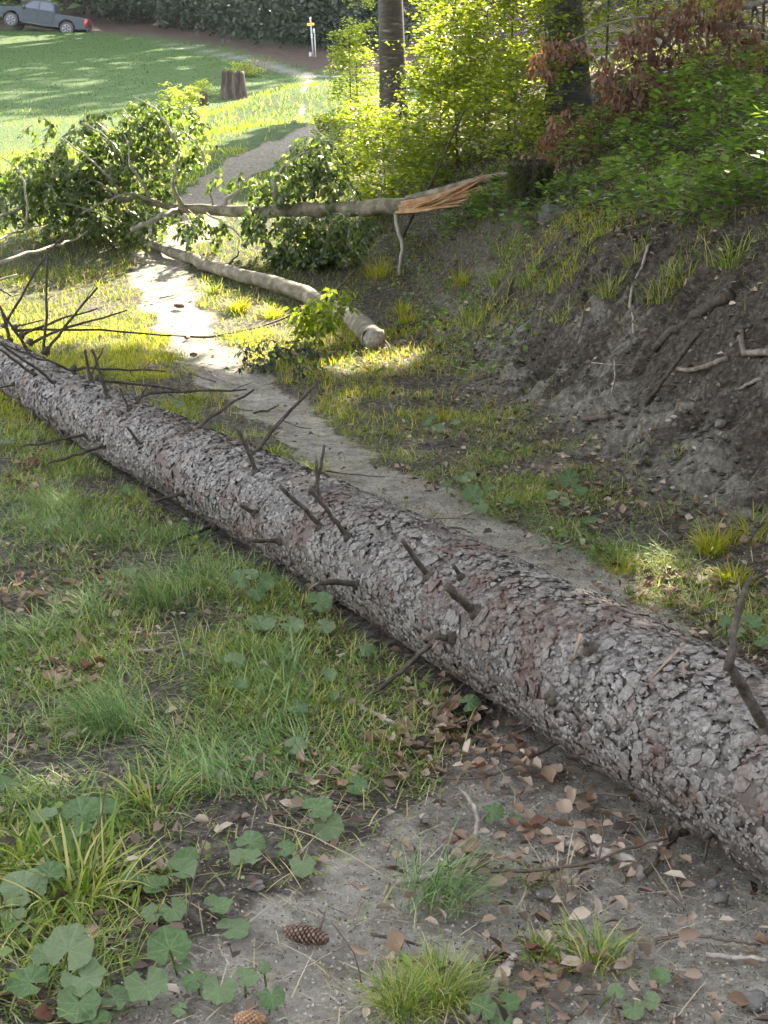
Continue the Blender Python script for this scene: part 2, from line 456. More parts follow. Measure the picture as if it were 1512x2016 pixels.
def smooth_path(pts, n=8, wob=0.0):
    pts = np.asarray(pts, float)
    s = np.concatenate([[0], np.cumsum(np.linalg.norm(np.diff(pts, axis=0), axis=1))])
    t = np.linspace(0, s[-1], n)
    P = np.stack([np.interp(t, s, pts[:, k]) for k in range(3)], 1)
    if n > 4:
        for _ in range(2): P[1:-1] = (P[:-2] + 2 * P[1:-1] + P[2:]) / 4
    if wob: P[1:-1] += rng.normal(0, wob, P[1:-1].shape)
    return P

def leaves(mb, P, D, Nn, L, W, fold=.25, detail=False):
    """P base points, D direction, Nn normal; adds folded leaves"""
    D = D / (np.linalg.norm(D, axis=1)[:, None] + 1e-9)
    S = np.cross(D, Nn); S /= np.linalg.norm(S, axis=1)[:, None] + 1e-9
    U = np.cross(S, D)
    L = np.asarray(L)[:, None]; W = np.asarray(W)[:, None]
    n = len(P)
    if not detail:
        V = np.stack([P, P + D * L * .5 + S * W * .5 + U * W * fold, P + D * L, P + D * L * .5 - S * W * .5 + U * W * fold], 1).reshape(-1, 3)
        b = np.arange(n)[:, None] * 4
        T = np.concatenate([b + [0, 1, 2], b + [0, 2, 3]]).reshape(-1, 3)
        mb.add(V, T)
    else:
        droop = rng.normal(.05, .10, (n, 1)) * L
        V = np.stack([P, P + D * L * .3 + S * W * .42 + U * W * fold, P + D * L * .68 + S * W * .4 + U * (W * fold * .8 - droop * .5), P + D * L - U * droop,
                      P + D * L * .68 - S * W * .4 + U * (W * fold * .8 - droop * .5), P + D * L * .3 - S * W * .42 + U * W * fold, P + D * L * .5 - U * droop * .2], 1).reshape(-1, 3)
        b = np.arange(n)[:, None] * 7
        T = np.concatenate([b + [6, 0, 1], b + [6, 1, 2], b + [6, 2, 3], b + [6, 3, 4], b + [6, 4, 5], b + [6, 5, 0]]).reshape(-1, 3)
        mb.add(V, T)

def blades(mb, P, head, L, W, lean, curl, seg=3):
    n = len(P); L = np.asarray(L); W = np.asarray(W)
    hx = np.cos(head); hy = np.sin(head)
    th = np.asarray(lean)[:, None] + np.asarray(curl)[:, None] * (np.arange(seg)[None] + .5) / seg
    ds = (L / seg)[:, None]
    h = np.cumsum(np.sin(th) * ds, 1); z = np.cumsum(np.cos(th) * ds, 1)
    h = np.concatenate([np.zeros((n, 1)), h], 1); z = np.concatenate([np.zeros((n, 1)), z], 1)
    X = P[:, None, 0] + h * hx[:, None]; Y = P[:, None, 1] + h * hy[:, None]; Z = P[:, None, 2] + np.maximum(z, -.5) - .004
    # keep tips above the ground roughly
    Z = np.maximum(Z, (P[:, 2] + .006)[:, None] - (np.arange(seg + 1) == 0)[None] * .02 - .02)
    s = np.arange(seg)[None] / seg
    w = W[:, None] * .5 * (1 - s ** 2 * .55)
    sx = -hy[:, None] * w; sy = hx[:, None] * w
    Lf = np.stack([X[:, :-1] + sx, Y[:, :-1] + sy, Z[:, :-1]], -1); Rf = np.stack([X[:, :-1] - sx, Y[:, :-1] - sy, Z[:, :-1]], -1)
    tip = np.stack([X[:, -1], Y[:, -1], Z[:, -1]], -1)
    V = np.concatenate([Lf, Rf, tip[:, None]], 1).reshape(-1, 3)
    k = 2 * seg + 1; b = np.arange(n)[:, None] * k
    Q = [b + [j, j + 1, seg + j + 1, seg + j] for j in range(seg - 1)]
    T = b + [seg - 1, 2 * seg, 2 * seg - 1]
    mb.add2(V, T, np.concatenate(Q) if Q else [])

def put(o, label=None, cat=None, group=None, kind=None):
    if label: o['label'] = label
    if cat: o['category'] = cat
    if group: o['group'] = group
    if kind: o['kind'] = kind
    return o

def empty(name, loc, label, cat, group=None, rz=0):
    o = bpy.data.objects.new(name, None); COL.objects.link(o); o.location = tuple(loc); o.rotation_euler = (0, 0, rz)
    o.empty_display_size = .1
    return put(o, label, cat, group)

LAND = [(600, 1837, 'the large spruce cone'), (133, 1880, 'the big butterbur leaf'), (335, 1870, 'the crinkled round leaf'), (820, 1960, 'the bright grass tuft at the bottom edge'),
        (1000, 1900, 'the pale thick stick'), (1262, 1726, 'the forked sticks in front of the log'), (1090, 1480, 'the shadow under the log'), (900, 1400, 'the rusty leaf pile by the log'),
        (600, 1600, 'the drooping leaf in the middle of the grass'), (300, 1580, 'the upright tuft left of centre'), (150, 1180, 'the leaf patch in the left grass'), (180, 1330, 'the lower left leaf patch'),
        (400, 1050, 'the foot of the log'), (80, 870, 'the far left end of the log'), (1400, 1100, 'the sunlit spot on the right'), (1150, 980, 'the foot of the bare bank'), (870, 900, 'the grassy verge across the path'),
        (740, 690, 'the sawn trunk end'), (620, 790, 'the far bend of the path'), (1450, 1960, 'the lower right corner'), (50, 1650, 'the left edge of the photo'), (720, 1750, 'the bare soil above the cone'),
        (1400, 1800, 'the bare clay by the log'), (1200, 1250, 'the far side of the log')]
def near(u, v):
    return min(LAND, key=lambda l: (l[0] - u) ** 2 + (l[1] - v) ** 2)[2]

def spray_sticks(mb, pts, r0, r1, n=8, sides=6, wob=0.0):
    P = smooth_path(pts, n, wob)
    tube(mb, P, np.linspace(r0, r1, n), sides)

#STRUCTURE
# ------------------------------------------------------------------ terrain mesh
def axis(fine, step, grow, lo, hi):
    a, b = fine
    mid = list(np.arange(a, b, step))
    up = [mid[-1]]; s = step
    while up[-1] < hi: s *= grow; up.append(up[-1] + s)
    dn = [a]; s = step
    while dn[-1] > lo: s *= grow; dn.append(dn[-1] - s)
    return np.array(dn[::-1][:-1] + mid + up[1:])
gx = axis((-2.4, 3.2), .05, 1.06, -160, 160)
gy = axis((2.2, 11.0), .05, 1.028, -30, 260)
GX, GY = np.meshgrid(gx, gy)
GZ = H(GX, GY)
pth = pathness(GX, GY); trk = trackness(GX, GY) * (GY > 50)
GZ = GZ - pth * .02
bm_ = bankmask(GX, GY)
mead = np.clip((GY - 15) / 6, 0, 1) * np.clip((foot(GY) + .3 - GX) / 1.0, 0, 1)
trkline = np.interp(GX, TRACK[::1, 0], TRACK[::1, 1])
forest = np.clip((GY - trkline - 2 + 2 * fbm(GX * .4, GY * .4, 31)) / 2, 0, 1) * (GY > 50)
forest = np.maximum(forest, np.clip((GX - foot(GY) - 1.5) / 1.5, 0, 1) * (GY > 17))
sgn = np.clip(1 - np.hypot(GX + 3, (GY - 85) * .5) / 6, 0, 1)
forest = forest * (1 - np.clip(sgn * 3, 0, 1)); mead = np.maximum(mead, np.clip(sgn * 2, 0, 1))
hb = np.clip(bank_d(GX, GY), 0, 3)
V_all = np.stack([GX, GY, GZ], -1).reshape(-1, 3)
ny, nx = GX.shape
idx = np.arange(ny * nx).reshape(ny, nx)
Qd = np.stack([idx[:-1, :-1], idx[:-1, 1:], idx[1:, 1:], idx[1:, :-1]], -1).reshape(-1, 4)
def fc(a): return ((a[:-1, :-1] + a[1:, 1:]) / 2).ravel()
cp, ct, cb, cf, cy = fc(pth), fc(trk), fc(bm_), fc(forest), fc(GY)
cls = np.zeros(len(Qd), int)
cls[cy > 24] = 1
cls[cb > .5] = 2
cls[cf > .5] = 3
cls[cp > .5] = 4
cls[ct > .5] = 5
names = ['ground', 'meadow', 'dirt_bank', 'forest_floor', 'path', 'gravel_track']
att = dict(path=pth.ravel(), track=trk.ravel(), bank=bm_.ravel(), meadow=mead.ravel(), forest=forest.ravel(), height_on_bank=hb.ravel())
for k, nm in enumerate(names):
    q = Qd[cls == k]
    if not len(q): continue
    used, inv = np.unique(q, return_inverse=True)
    o = build(nm, V_all[used], inv.reshape(-1, 4), M['ground'], None, True, {a: b[used] for a, b in att.items()})
    put(o, kind='structure')

# ------------------------------------------------------------------ chosen sunlit ground; crown leaves that would shade it are left out
def land(P):
    P = np.asarray(P, float); t = (P[:, 2] - 2) / SUN[2]
    for _ in range(5):
        q = P - SUN[None] * t[:, None]
        t = t + (q[:, 2] - Hs(q[:, 0], q[:, 1]) - .1) / SUN[2] * .9
    return P - SUN[None] * t[:, None]

SPOTS = [(hit(u, v), r) for u, v, r in [(1395, 1085, .30), (1440, 1130, .3), (1215, 1105, .20), (1330, 1150, .12), (960, 560, .25), (1470, 1165, .25)]]
FARSPOT = hit(55, 80)
def lit(x, y, edge=0.0):
    w = .5 * fbm(x * .8, y * .8, 41)
    x2 = x - foot(y)
    b = np.interp(x, [-12, -3, -1.6, -.9, -.2, .3, .7, 1.5, 2.4, 6, 12], [12.6, 12.9, 12.4, 11.6, 11.4, 11.9, 13.6, 18.5, 21, 23, 25])
    m = (y > b + w + edge) & (y < 45.5 + .6 * w)
    part = (x > .3) & (y < 18.5) & (vnoise(x * 1.6, y * 1.6, 77) > .55)
    m = m & ~part
    m = m & ~((x > 4) & (y > 22) & (vnoise(x * .9, y * .9, 78) > .62))
    m = m & ~((polydist(x, y, PATH) < .75 + w * .5) & (y > 20.5) & (y < 30.5))
    for p, r in SPOTS: m = m | (np.hypot(x - p[0], y - p[1]) < r)
    m = m | (np.hypot(x - FARSPOT[0], (y - FARSPOT[1]) * .6) < 2.3)
    return m
#TREES
def far_tree(x, y, h, r, kind, label, mat, nm, grp, ncard=900, z0=0.08, card=.55):
    base = np.array([x, y, float(H(x, y))])
    e = empty(nm, base, label, 'tree', grp)
    mb = MB(); tube(mb, smooth_path([(0, 0, -.3), (.1, .05, h * .5), (0, 0, h * .95)], 5), np.linspace(h * .016 + .05, .03, 5), 6)
    mb.build('trunk', M['trunk_b'], e)
    t = rng.random(ncard) ** .8
    zz = h * (z0 + (1 - z0) * t)
    prof = (1 - t) ** .55 * 1.0 + .04 if kind == 'spruce' else np.sin(np.clip(t * 1.02, 0, 1) ** .75 * math.pi) ** .7 * .9 + .12
    a = rng.random(ncard) * 2 * math.pi
    lob = 1 + .3 * np.sin(a * 3 + zz * 1.3) * (kind != 'spruce')
    rad = r * prof * lob * np.sqrt(rng.random(ncard) * .75 + .25)
    P = np.stack([np.cos(a) * rad, np.sin(a) * rad, zz + rng.normal(0, .2, ncard)], 1)
    D = np.stack([np.cos(a), np.sin(a), rng.normal(-.35 if kind == 'spruce' else .1, .3, ncard)], 1)
    Nn = np.stack([rng.normal(0, .35, ncard), rng.normal(0, .35, ncard), np.ones(ncard)], 1)
    q = land(P + base)
    ok = ~lit(q[:, 0], q[:, 1])
    P, D, Nn = P[ok], D[ok], Nn[ok]
    s = rng.uniform(.7, 1.3, len(P)) * card
    mb = MB()
    for k in range(2):
        off = rng.normal(0, card * .4, P.shape)
        leaves(mb, P + off, D + rng.normal(0, .4, P.shape), Nn + rng.normal(0, .4, P.shape), s, s * .62, .15)
    put(mb.build('crown', mat, e), kind='stuff')
    return e

frand = np.random.default_rng(3)
_xs = np.linspace(-66, 62, 30)
for i, x in enumerate(_xs):
    row = i % 2
    yb = np.interp(x, [-70, -22, -8, 0, 20, 62], [98, 91, 90, 95, 90, 84]) + row * 6 + frand.uniform(-1, 1)
    xx = x + frand.uniform(-1, 1)
    u, v, _ = project(np.array([xx, yb, 12.]))
    where = 'behind the pickup' if u < 190 else ('between the pickup and the signpost' if u < 560 else ('behind the yellow signpost' if u < 720 else 'behind the bushes on the bank'))
    k = 'spruce' if i % 3 != 1 else 'broad'
    far_tree(xx, yb, frand.uniform(36, 41) + (3 if row else 0), frand.uniform(3.6, 4.8), k,
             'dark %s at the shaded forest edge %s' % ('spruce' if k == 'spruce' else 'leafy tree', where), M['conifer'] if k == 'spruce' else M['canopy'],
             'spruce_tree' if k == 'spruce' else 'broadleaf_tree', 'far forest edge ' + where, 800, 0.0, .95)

for i, (x, y) in enumerate([(-26, -14), (-20, -20), (-13, -24), (-7, -20), (-1, -25), (6, -20), (12, -24), (18, -17), (24, -10), (-33, -4), (-38, 8), (-42, 20), (-46, 33), (20, -2), (-16, -30), (2, -32), (14, -32), (-48, 46)]):  # unseen spruces added to block low sky light behind and left
    far_tree(x, y, frand.uniform(17, 23), frand.uniform(4.2, 5.4), 'spruce', 'spruce at the wood edge behind the viewpoint', M['conifer'], 'spruce_tree', 'spruces around the clearing outside the picture', 420, 0.0, 1.3)  # added spruces out of view, blocking light from the horizon
for i, x in enumerate(np.linspace(-50, 62, 24)):
    yb = 106 + (i % 3) * 8 + frand.uniform(-2, 2)
    far_tree(x + frand.uniform(-1, 1), yb, frand.uniform(26, 32), 5.6, 'spruce', 'dark spruce standing deep in the far wood', M['conifer'], 'spruce_tree', 'spruces deep in the far wood', 420, 0.03, 1.2)
DSL = ['dark low shrub just right of the pickup tail', 'second dark shrub right of the pickup', 'dark shrub above the start of the gravel track', 'dark shrub in the middle of the gravel track', 'ragged dark shrub above the track bend', 'dark shrub behind the dry dock stalks', 'dark shrub left of the signpost',
       'dark shrub directly behind the signpost', 'dark shrub right of the signpost', 'dark shrub at the leafy left margin of the beech wood', 'tall dark shrub above the signpost', 'tall dark shrub above the weathered stump', 'tall dark shrub high above the gravel track', 'tall dark shrub upper right of the signpost', 'dark shrub hidden behind the brown beech trunk',
       'tall dark shrub upper left of the signpost', 'dark shrub behind the pickup bed', 'dark shrub behind the pickup bonnet']
for i, (u, v, h, r) in enumerate([(210, 30, 2.2, 2.4), (262, 40, 1.7, 2.2), (320, 34, 3, 2.6), (372, 56, 2.8, 2.6), (425, 62, 3.6, 3), (478, 74, 3.4, 3), (530, 78, 3.8, 3), (575, 84, 4.0, 3), (640, 88, 3.6, 3), (690, 96, 3.6, 3), (600, 60, 5, 3.2), (480, 40, 5, 3.2), (380, 22, 4, 3), (660, 52, 5, 3.4), (730, 84, 4, 3), (540, 34, 5, 3.2), (100, 12, 2.4, 3), (20, 6, 2.4, 3)]):
    b = hit(u, v)
    where = 'by the pickup' if u < 230 else ('above the far end of the gravel track' if u < 500 else 'around the signpost')
    e = empty('dark_shrub', b, DSL[i], 'shrub', 'dark shrubs along the wood edge')
    n = 1500
    P = rng.normal(0, 1, (n, 3)); P /= np.linalg.norm(P, axis=1)[:, None]; P *= (rng.random((n, 1)) ** .4) * [r, r, h * .55]; P *= (1 + .35 * np.sin(P[:, 0:1] * 2.1 + i) * np.cos(P[:, 1:2] * 1.7)); P[:, 2] += h * .42
    P = P[P[:, 2] > -.2]
    q = land(P + b); P = P[~lit(q[:, 0], q[:, 1])]
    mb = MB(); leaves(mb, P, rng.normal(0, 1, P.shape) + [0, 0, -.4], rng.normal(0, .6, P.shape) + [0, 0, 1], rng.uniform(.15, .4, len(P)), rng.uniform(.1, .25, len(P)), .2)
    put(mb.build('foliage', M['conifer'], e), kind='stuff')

# ------------------------------------------------------------------ two standing beeches and their neighbours out of the frame
def trunk_mesh(top, base, r0, r1, mat, parent, flare=1.25, sides=20, n=26):
    P = smooth_path([base, (np.array(base) * .6 + np.array(top) * .4) + np.array([.04, .03, 0]), top], n)
    t = np.linspace(0, 1, n)
    rad = r0 + (r1 - r0) * t + r0 * (flare - 1) * np.exp(-t * 14)
    mb = MB()
    nz = lambda a, s: 1 + .10 * np.stack([fbm(np.arange(s) * .0 + np.cos(np.arange(s) / s * 6.283) * 2.2 + i * .35, np.sin(np.arange(s) / s * 6.283) * 2.2, 51) for i in range(a)]) + .16 * np.exp(-t[:, None] * 16) * np.sin(np.arange(s)[None] / s * 6.283 * 5 + 1)
    tube(mb, P, rad, sides, True, 0, nz)
    return mb.build('trunk', mat, parent, True)

pr = hit(1130, 232); pl = hit(779, 262)
def set_trunk(name, hitp, upper_px, z_rel, r0, mat, label, hgt=17):
    base = np.array(hitp) - np.array([0, 0, .25])
    # a second point of the leaning stem, at the same depth as the foot
    zz = project(hitp)[2]
    q = at(upper_px[0], upper_px[1], zz * z_rel)
    d = (q - base) / (q - base)[2]
    e = empty(name, base, label, 'tree', 'beeches standing on the bank')
    top = d * hgt
    trunk_mesh(top, np.zeros(3), r0, r0 * .45, mat, e)
    return e, base, d
tree_r, base_r, dir_r = set_trunk('beech_tree', pr, (1106, 0), 1.0, .235, M['trunk_b'], 'leaning grey beech trunk on the bank, right of the bright leaves, hung with brown leaves')
tree_l, base_l, dir_l = set_trunk('beech_tree', pl, (767, 0), 1.0, .225, M['trunk_a'], 'brown mottled beech trunk left of the bright backlit leaves')
extra = []
for x, y, r0 in ((5.2, 13.5, .2), (6.6, 22, .24), (9.5, 28, .26), (9, 17, .22)):
    b = np.array([x, y, float(H(x, y)) - .2])
    e = empty('beech_tree', b, 'tall beech on the right slope beside the frame at %d m' % round(math.hypot(x, y)), 'tree', 'beeches standing on the bank')
    e['label'] = {5.2: 'tall beech on the slope just outside the right edge', 6.6: 'tall beech high on the slope behind the dead brown branch', 9.5: 'farthest tall beech up the right slope', 9: 'tall beech on the upper slope right of the shrubs'}[x]
    trunk_mesh(np.array([.3, .2, 16]), np.zeros(3), r0, r0 * .45, M['trunk_b'], e, n=16, sides=12)
    extra.append((e, b, np.array([.02, .01, 1])))
crowns = [(tree_r, base_r, dir_r), (tree_l, base_l, dir_l)] + extra

ncl = 11500
gxs = rng.uniform(-11, 9, ncl * 2); gys = rng.uniform(-6, 31, ncl * 2)
keep = ~lit(gxs, gys, .15) & ((gxs > 0) | (gys < 15) | ((polydist(gxs, gys, PATH) < .8) & (gys > 20)))
gxs, gys = gxs[keep][:ncl], gys[keep][:ncl]
hh = rng.uniform(6.5, 13, len(gxs))
Pc = np.stack([gxs, gys, Hs(gxs, gys)], 1) + SUN[None] * (hh / SUN[2])[:, None]  # crown leaves set along the sun direction to shape the ground shade
cen = np.array([(b + d * 11)[:2] for _, b, d in crowns])
own = np.argmin(np.hypot(Pc[:, None, 0] - cen[None, :, 0], Pc[:, None, 1] - cen[None, :, 1]), 1)
for k, (e, b, d) in enumerate(crowns):
    sel = Pc[own == k]
    if not len(sel): continue
    m = 9
    P = np.repeat(sel, m, 0) + rng.normal(0, .26, (len(sel) * m, 3)) * [1, 1, .5]
    q = land(P); ok = ~lit(q[:, 0], q[:, 1], .05)
    P = P[ok]
    mb = MB()
    leaves(mb, P - b, rng.normal(0, 1, P.shape) * [1, 1, .4], rng.normal(0, .45, P.shape) + [0, 0, 1], rng.uniform(.2, .32, len(P)), rng.uniform(.16, .25, len(P)), .15)
    put(mb.build('crown', M['canopy'], e), kind='stuff')
    mb = MB()
    far = sel[rng.permutation(len(sel))[:22]] - b
    for q in far:
        s0 = d * min(15, max(6, q[2] - 3.5))
        tube(mb, smooth_path([s0, (s0 + q) / 2 + [0, 0, .5], q], 6), np.linspace(.07, .012, 6), 5)
    put(mb.build('limbs', M['trunk_b'], e))

# ------------------------------------------------------------------ leafy saplings and shrubs
def sapling(base, h, r, nsp, leaf, mat, twig, label, cat, grp, nm='beech_sapling', lps=22, slen=.55, flat=.7, zlow=.08):
    base = np.asarray(base, float)
    e = empty(nm, base, label, cat, grp)
    st = MB(); lf = MB()
    nst = max(1, int(r * 2.2))
    tops = []
    for k in range(nst):
        a = rng.random() * 6.28; q = r * .45 * rng.random()
        tp = np.array([math.cos(a) * q, math.sin(a) * q, h * rng.uniform(.75, 1)])
        root = np.array([math.cos(a) * q * .25, math.sin(a) * q * .25, -.05])
        tube(st, smooth_path([root, (tp + root) / 2 + rng.normal(0, .05, 3) * h * .4, tp], 7), np.linspace(.008 + h * .004, .004, 7), 5)
        tops.append((root, tp))
    PP, DD, NN = [], [], []
    for _ in range(nsp):
        root, tp = tops[rng.integers(nst)]
        t = zlow + (1 - zlow) * rng.random()
        o = root + (tp - root) * t
        a = rng.random() * 6.28
        ln = r * (1.15 - .75 * t) * rng.uniform(.5, 1.1) + slen * .3
        d = np.array([math.cos(a), math.sin(a), rng.uniform(-.05, .35)])
        end = o + d * ln
        mid = (o + end) / 2 + np.array([0, 0, .06 * ln])
        pth_ = smooth_path([o, mid, end + [0, 0, -.06 * ln]], 5)
        tube(st, pth_, np.linspace(.004, .0015, 5), 3, False)
        s = .25 + .75 * np.arange(lps) / lps + rng.normal(0, .02, lps)
        s = np.clip(s, 0, 1)
        cp_ = np.stack([np.interp(s * 4, np.arange(5), pth_[:, c]) for c in range(3)], 1)
        side = np.where(np.arange(lps) % 2 == 0, 1, -1)
        lat = np.array([-d[1], d[0], 0]) / math.hypot(d[0], d[1])
        spread = (rng.random(lps) ** 1.1) * ln * .45 * (1.05 - s)
        cp_ = cp_ + lat * (side * spread)[:, None] + rng.normal(0, .012, (lps, 3))
        cp_[:, 2] += rng.normal(0, .035, lps); PP.append(cp_); DD.append(d * .6 + lat * side[:, None] * .9 + rng.normal(0, .25, (lps, 3))); NN.append(np.array([0, 0, 1.]) + rng.normal(0, flat, (lps, 3)))
    P = np.concatenate(PP); D = np.concatenate(DD); Nn = np.concatenate(NN)
    s = rng.uniform(.7, 1.2, len(P)) * leaf
    leaves(lf, P, D, Nn, s, s * .62, .12)
    st.build('stem', twig, e)
    put(lf.build('foliage', mat, e), kind='stuff')
    return e

# backlit young growth between and behind the two trunks: (u, v foot, height m, radius m, sprays)
SAP = [(700, 330, 1.3, .4, 60), (690, 290, 2.3, .42, 100), (735, 310, .85, .5, 70), (805, 345, .8, .5, 70), (860, 345, 1.4, .6, 100), (905, 330, 2.0, .7, 140), (882, 275, 3.0, .6, 130),
       (950, 320, 2.2, .7, 140), (990, 270, 3.3, .9, 170), (760, 380, .9, .45, 60), (830, 390, .8, .45, 60), (905, 250, 3.6, 1.0, 190), (706, 245, 3.6, .5, 120), (1015, 330, 1.5, .6, 80), (640, 300, .7, .4, 40),
       (1190, 200, 3.2, .9, 120), (1260, 180, 3.5, 1.0, 130), (1340, 190, 3.2, 1.0, 130), (1430, 200, 3.2, 1.0, 130), (1500, 190, 3.4, 1.0, 110), (690, 400, .55, .4, 45), (745, 430, .5, .4, 45), (650, 350, .5, .35, 30),
       (1050, 250, 3.0, .8, 120), (880, 215, 4.2, .6, 110), (1090, 190, 4.2, 1.0, 130)]
adj = ['low', 'bushy', 'slender', 'loose', 'dense', 'spreading']
SAPL = ['low backlit sapling at the path edge left of the brown trunk', 'slim man-high backlit sapling just left of the brown trunk', 'low bright bush hiding the foot of the brown trunk', 'knee-high bright bush right below the brown trunk',
        'waist-high backlit sapling in front between the two trunks', 'man-high backlit sapling left of the broken stump', 'tall backlit sapling just right of the brown trunk', 'man-high leafy sapling behind the torn wood end',
        'tall backlit sapling close to the left side of the grey trunk', 'low bright bush above the fallen trunk', 'second low bright bush above the fallen trunk, farther right', 'tallest glowing sapling midway between the two trunks',
        'slender tall sapling at the left margin of the wood, beside the far path', 'waist-high sapling in front of the grey trunk foot', 'ankle-high leafy bush at the far path edge', 'tall glowing sapling just right of the grey trunk',
        'tall backlit sapling behind the dead branch, second from the grey trunk', 'tall backlit sapling behind the middle of the dead branch', 'tall backlit sapling behind the right part of the dead branch', 'tall backlit sapling at the upper right corner',
        'small bright bush touching the fallen trunk from behind', 'small bright bush in front of the fallen trunk', 'small bush beside the arching leafy branch', 'dense tall sapling hugging the grey trunk on its left', 'highest sapling reaching the top edge right of the brown trunk', 'highest sapling reaching the top edge behind the grey trunk']
for i, (u, v, h, r, n) in enumerate(SAP):
    b = hit(u, v)
    sapling(b, h, r, int(n * .85), .07, M['beech'], M['brown_twig'], SAPL[i], 'sapling', 'backlit saplings on the bank')
# cool green shrubs on the shaded bank at the right
SHR = [(1180, 330, .75, .5, 34), (1260, 350, .7, .5, 40), (1330, 300, .9, .55, 46), (1400, 340, .85, .5, 46), (1470, 300, 1.0, .6, 50), (1300, 420, .55, .45, 36), (1380, 430, .6, .45, 40), (1450, 440, .6, .45, 40), (1500, 410, .8, .5, 40),
       (1230, 290, .8, .5, 36), (1400, 250, 1.0, .6, 46), (1490, 240, 1.1, .6, 46), (1340, 240, .7, .5, 30), (1180, 420, .4, .35, 18), (1120, 400, .4, .3, 16), (960, 440, .45, .35, 26), (900, 460, .4, .35, 24), (1560, 380, .9, .6, 46), (1650, 420, .9, .6, 46), (1000, 400, .4, .3, 18), (1060, 440, .3, .25, 12)]
SHRL = ['green shrub nearest the right side of the grey trunk foot', 'green shrub second right of the grey trunk foot', 'green shrub in the middle of the shaded leafy slope', 'bushy green shrub right of the middle of the leafy slope', 'large green shrub at the right edge, middle height',
        'low spreading green shrub above the long whitish branch', 'low green shrub at the lower rim of the leafy slope', 'low green shrub at the lower rim near the right edge', 'dark green shrub in the lower right of the leafy slope', 'green shrub just below the heap of brown leaves',
        'green shrub in the upper part of the leafy slope', 'green shrub highest at the right edge', 'green shrub behind the others below the dead branch', 'small green shrub beside the grey rock', 'tiny green shrub between broken stump and grey rock',
        'small green shrub just below the torn wood', 'small green shrub left below the torn wood', 'green shrub cut by the right edge', 'green shrub outside the right edge', 'tiny leafy shrub at the left of the broken stump', 'tiny leafy shrub under the broken stump']
for i, (u, v, h, r, n) in enumerate(SHR):
    b = hit(u, v)
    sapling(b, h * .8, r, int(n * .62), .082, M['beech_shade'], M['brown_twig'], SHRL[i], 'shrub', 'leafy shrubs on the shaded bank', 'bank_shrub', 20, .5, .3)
# weeds around the stump and the hillock
for (u, v, h, r, n, lab) in [(490, 150, .65, .8, 50, 'bright weedy bush growing behind the weathered stump'), (360, 232, .8, .7, 50, 'leafy weed clump left of the small stump'),
                             (395, 190, .6, .45, 30, 'small leafy weed around the small stump'), (330, 215, .8, .4, 24, 'loose seedy weed left of the stumps')]:
    sapling(hit(u, v), h, r, n, .085, M['beech'], M['brown_twig'], lab, 'weed', 'weeds around the stumps', 'weed_clump')

# ------------------------------------------------------------------ dead branch with brown leaves, upper right
DEAD = []
zD = 14.6
e = empty('dead_branch', at(1512, 30, zD), 'long dead beech limb with hanging brown leaves, upper right of the grey trunk', 'branch')
o0 = np.array(e.location)
limbs = [([(1520, 10), (1560, 50), (1512, 60), (1420, 42), (1366, 46), (1314, 43), (1291, 31), (1240, 30), (1194, 46), (1123, 80)][2:], .028, .006),
         ([(1366, 46), (1297, 56), (1263, 66), (1217, 79)], .014, .004), ([(1512, 88), (1490, 75), (1451, 64), (1434, 77), (1400, 109), (1386, 146)], .036, .006),
         ([(1330, 44), (1310, 90), (1270, 115), (1205, 150), (1165, 165)], .012, .004), ([(1400, 109), (1350, 130), (1250, 115), (1170, 160)], .012, .003), ([(1480, 0), (1495, 40), (1505, 62)], .02, .008),
         ([(1400, 200), (1300, 198), (1220, 202)], .01, .006), ([(1460, 15), (1520, -5)], .03, .03)]
for pts, r0, r1 in limbs:
    mb = MB(); zz = zD + rng.uniform(-.25, .25)
    spray_sticks(mb, [at(a, b, zz + k * .03) - o0 for k, (a, b) in enumerate(pts)], r0, r1, 12, 6, .008)
    mb.build('limb', M['branch_pale'] if r0 > .02 else M['brown_twig'], e)
def hang_cluster(mb, cx, cy, rx, ry, z, n, L=.075, org=o0, zr=.35, down=1.0):
    nc = max(3, n // 9)
    a = rng.random(nc) * 6.28; q = np.sqrt(rng.random(nc))
    us = cx + np.cos(a) * q * rx; vs = cy + np.sin(a) * q * ry
    P = np.array([at(x, y, z + rng.uniform(-zr, zr)) for x, y in zip(us, vs)])
    P = np.repeat(P, 9, 0) + rng.normal(0, .045, (nc * 9, 3)) - org
    D = rng.normal(0, .45, P.shape) + [0, 0, -down]
    s = rng.uniform(.7, 1.2, len(P)) * L
    leaves(mb, P, D, rng.normal(0, 1, P.shape) * [1, 1, .3], s, s * .5, .3)
mb = MB()
for c in [(1300, 60, 90, 45, 300), (1440, 70, 70, 80, 330), (1250, 120, 90, 50, 260), (1215, 165, 45, 30, 110), (1320, 150, 80, 60, 240), (1400, 30, 60, 40, 160), (1290, 200, 110, 30, 250), (1215, 220, 45, 30, 150), (1360, 190, 60, 35, 130), (1480, 130, 40, 60, 120)]:
    hang_cluster(mb, c[0], c[1], c[2], c[3], zD, int(c[4] * 1.1), .085)
put(mb.build('foliage', M['brown_leaf'], e), kind='stuff')
e = empty('dead_branch', at(1125, 270, 15.2), 'drooping brown-leaved dead branch against the foot of the grey trunk', 'branch')
o1 = np.array(e.location)
mb = MB()
spray_sticks(mb, [at(1180, 220, 15.4) - o1, at(1120, 250, 15.2) - o1, at(1075, 300, 15.2) - o1], .012, .004)
mb.build('limb', M['brown_twig'], e)
mb = MB(); spray_sticks(mb, [at(1165, 60, 15.6) - o1, at(1110, 95, 15.4) - o1, at(1040, 140, 15.3) - o1], .01, .003)
mb.build('limb', M['brown_twig'], e)
mb = MB()
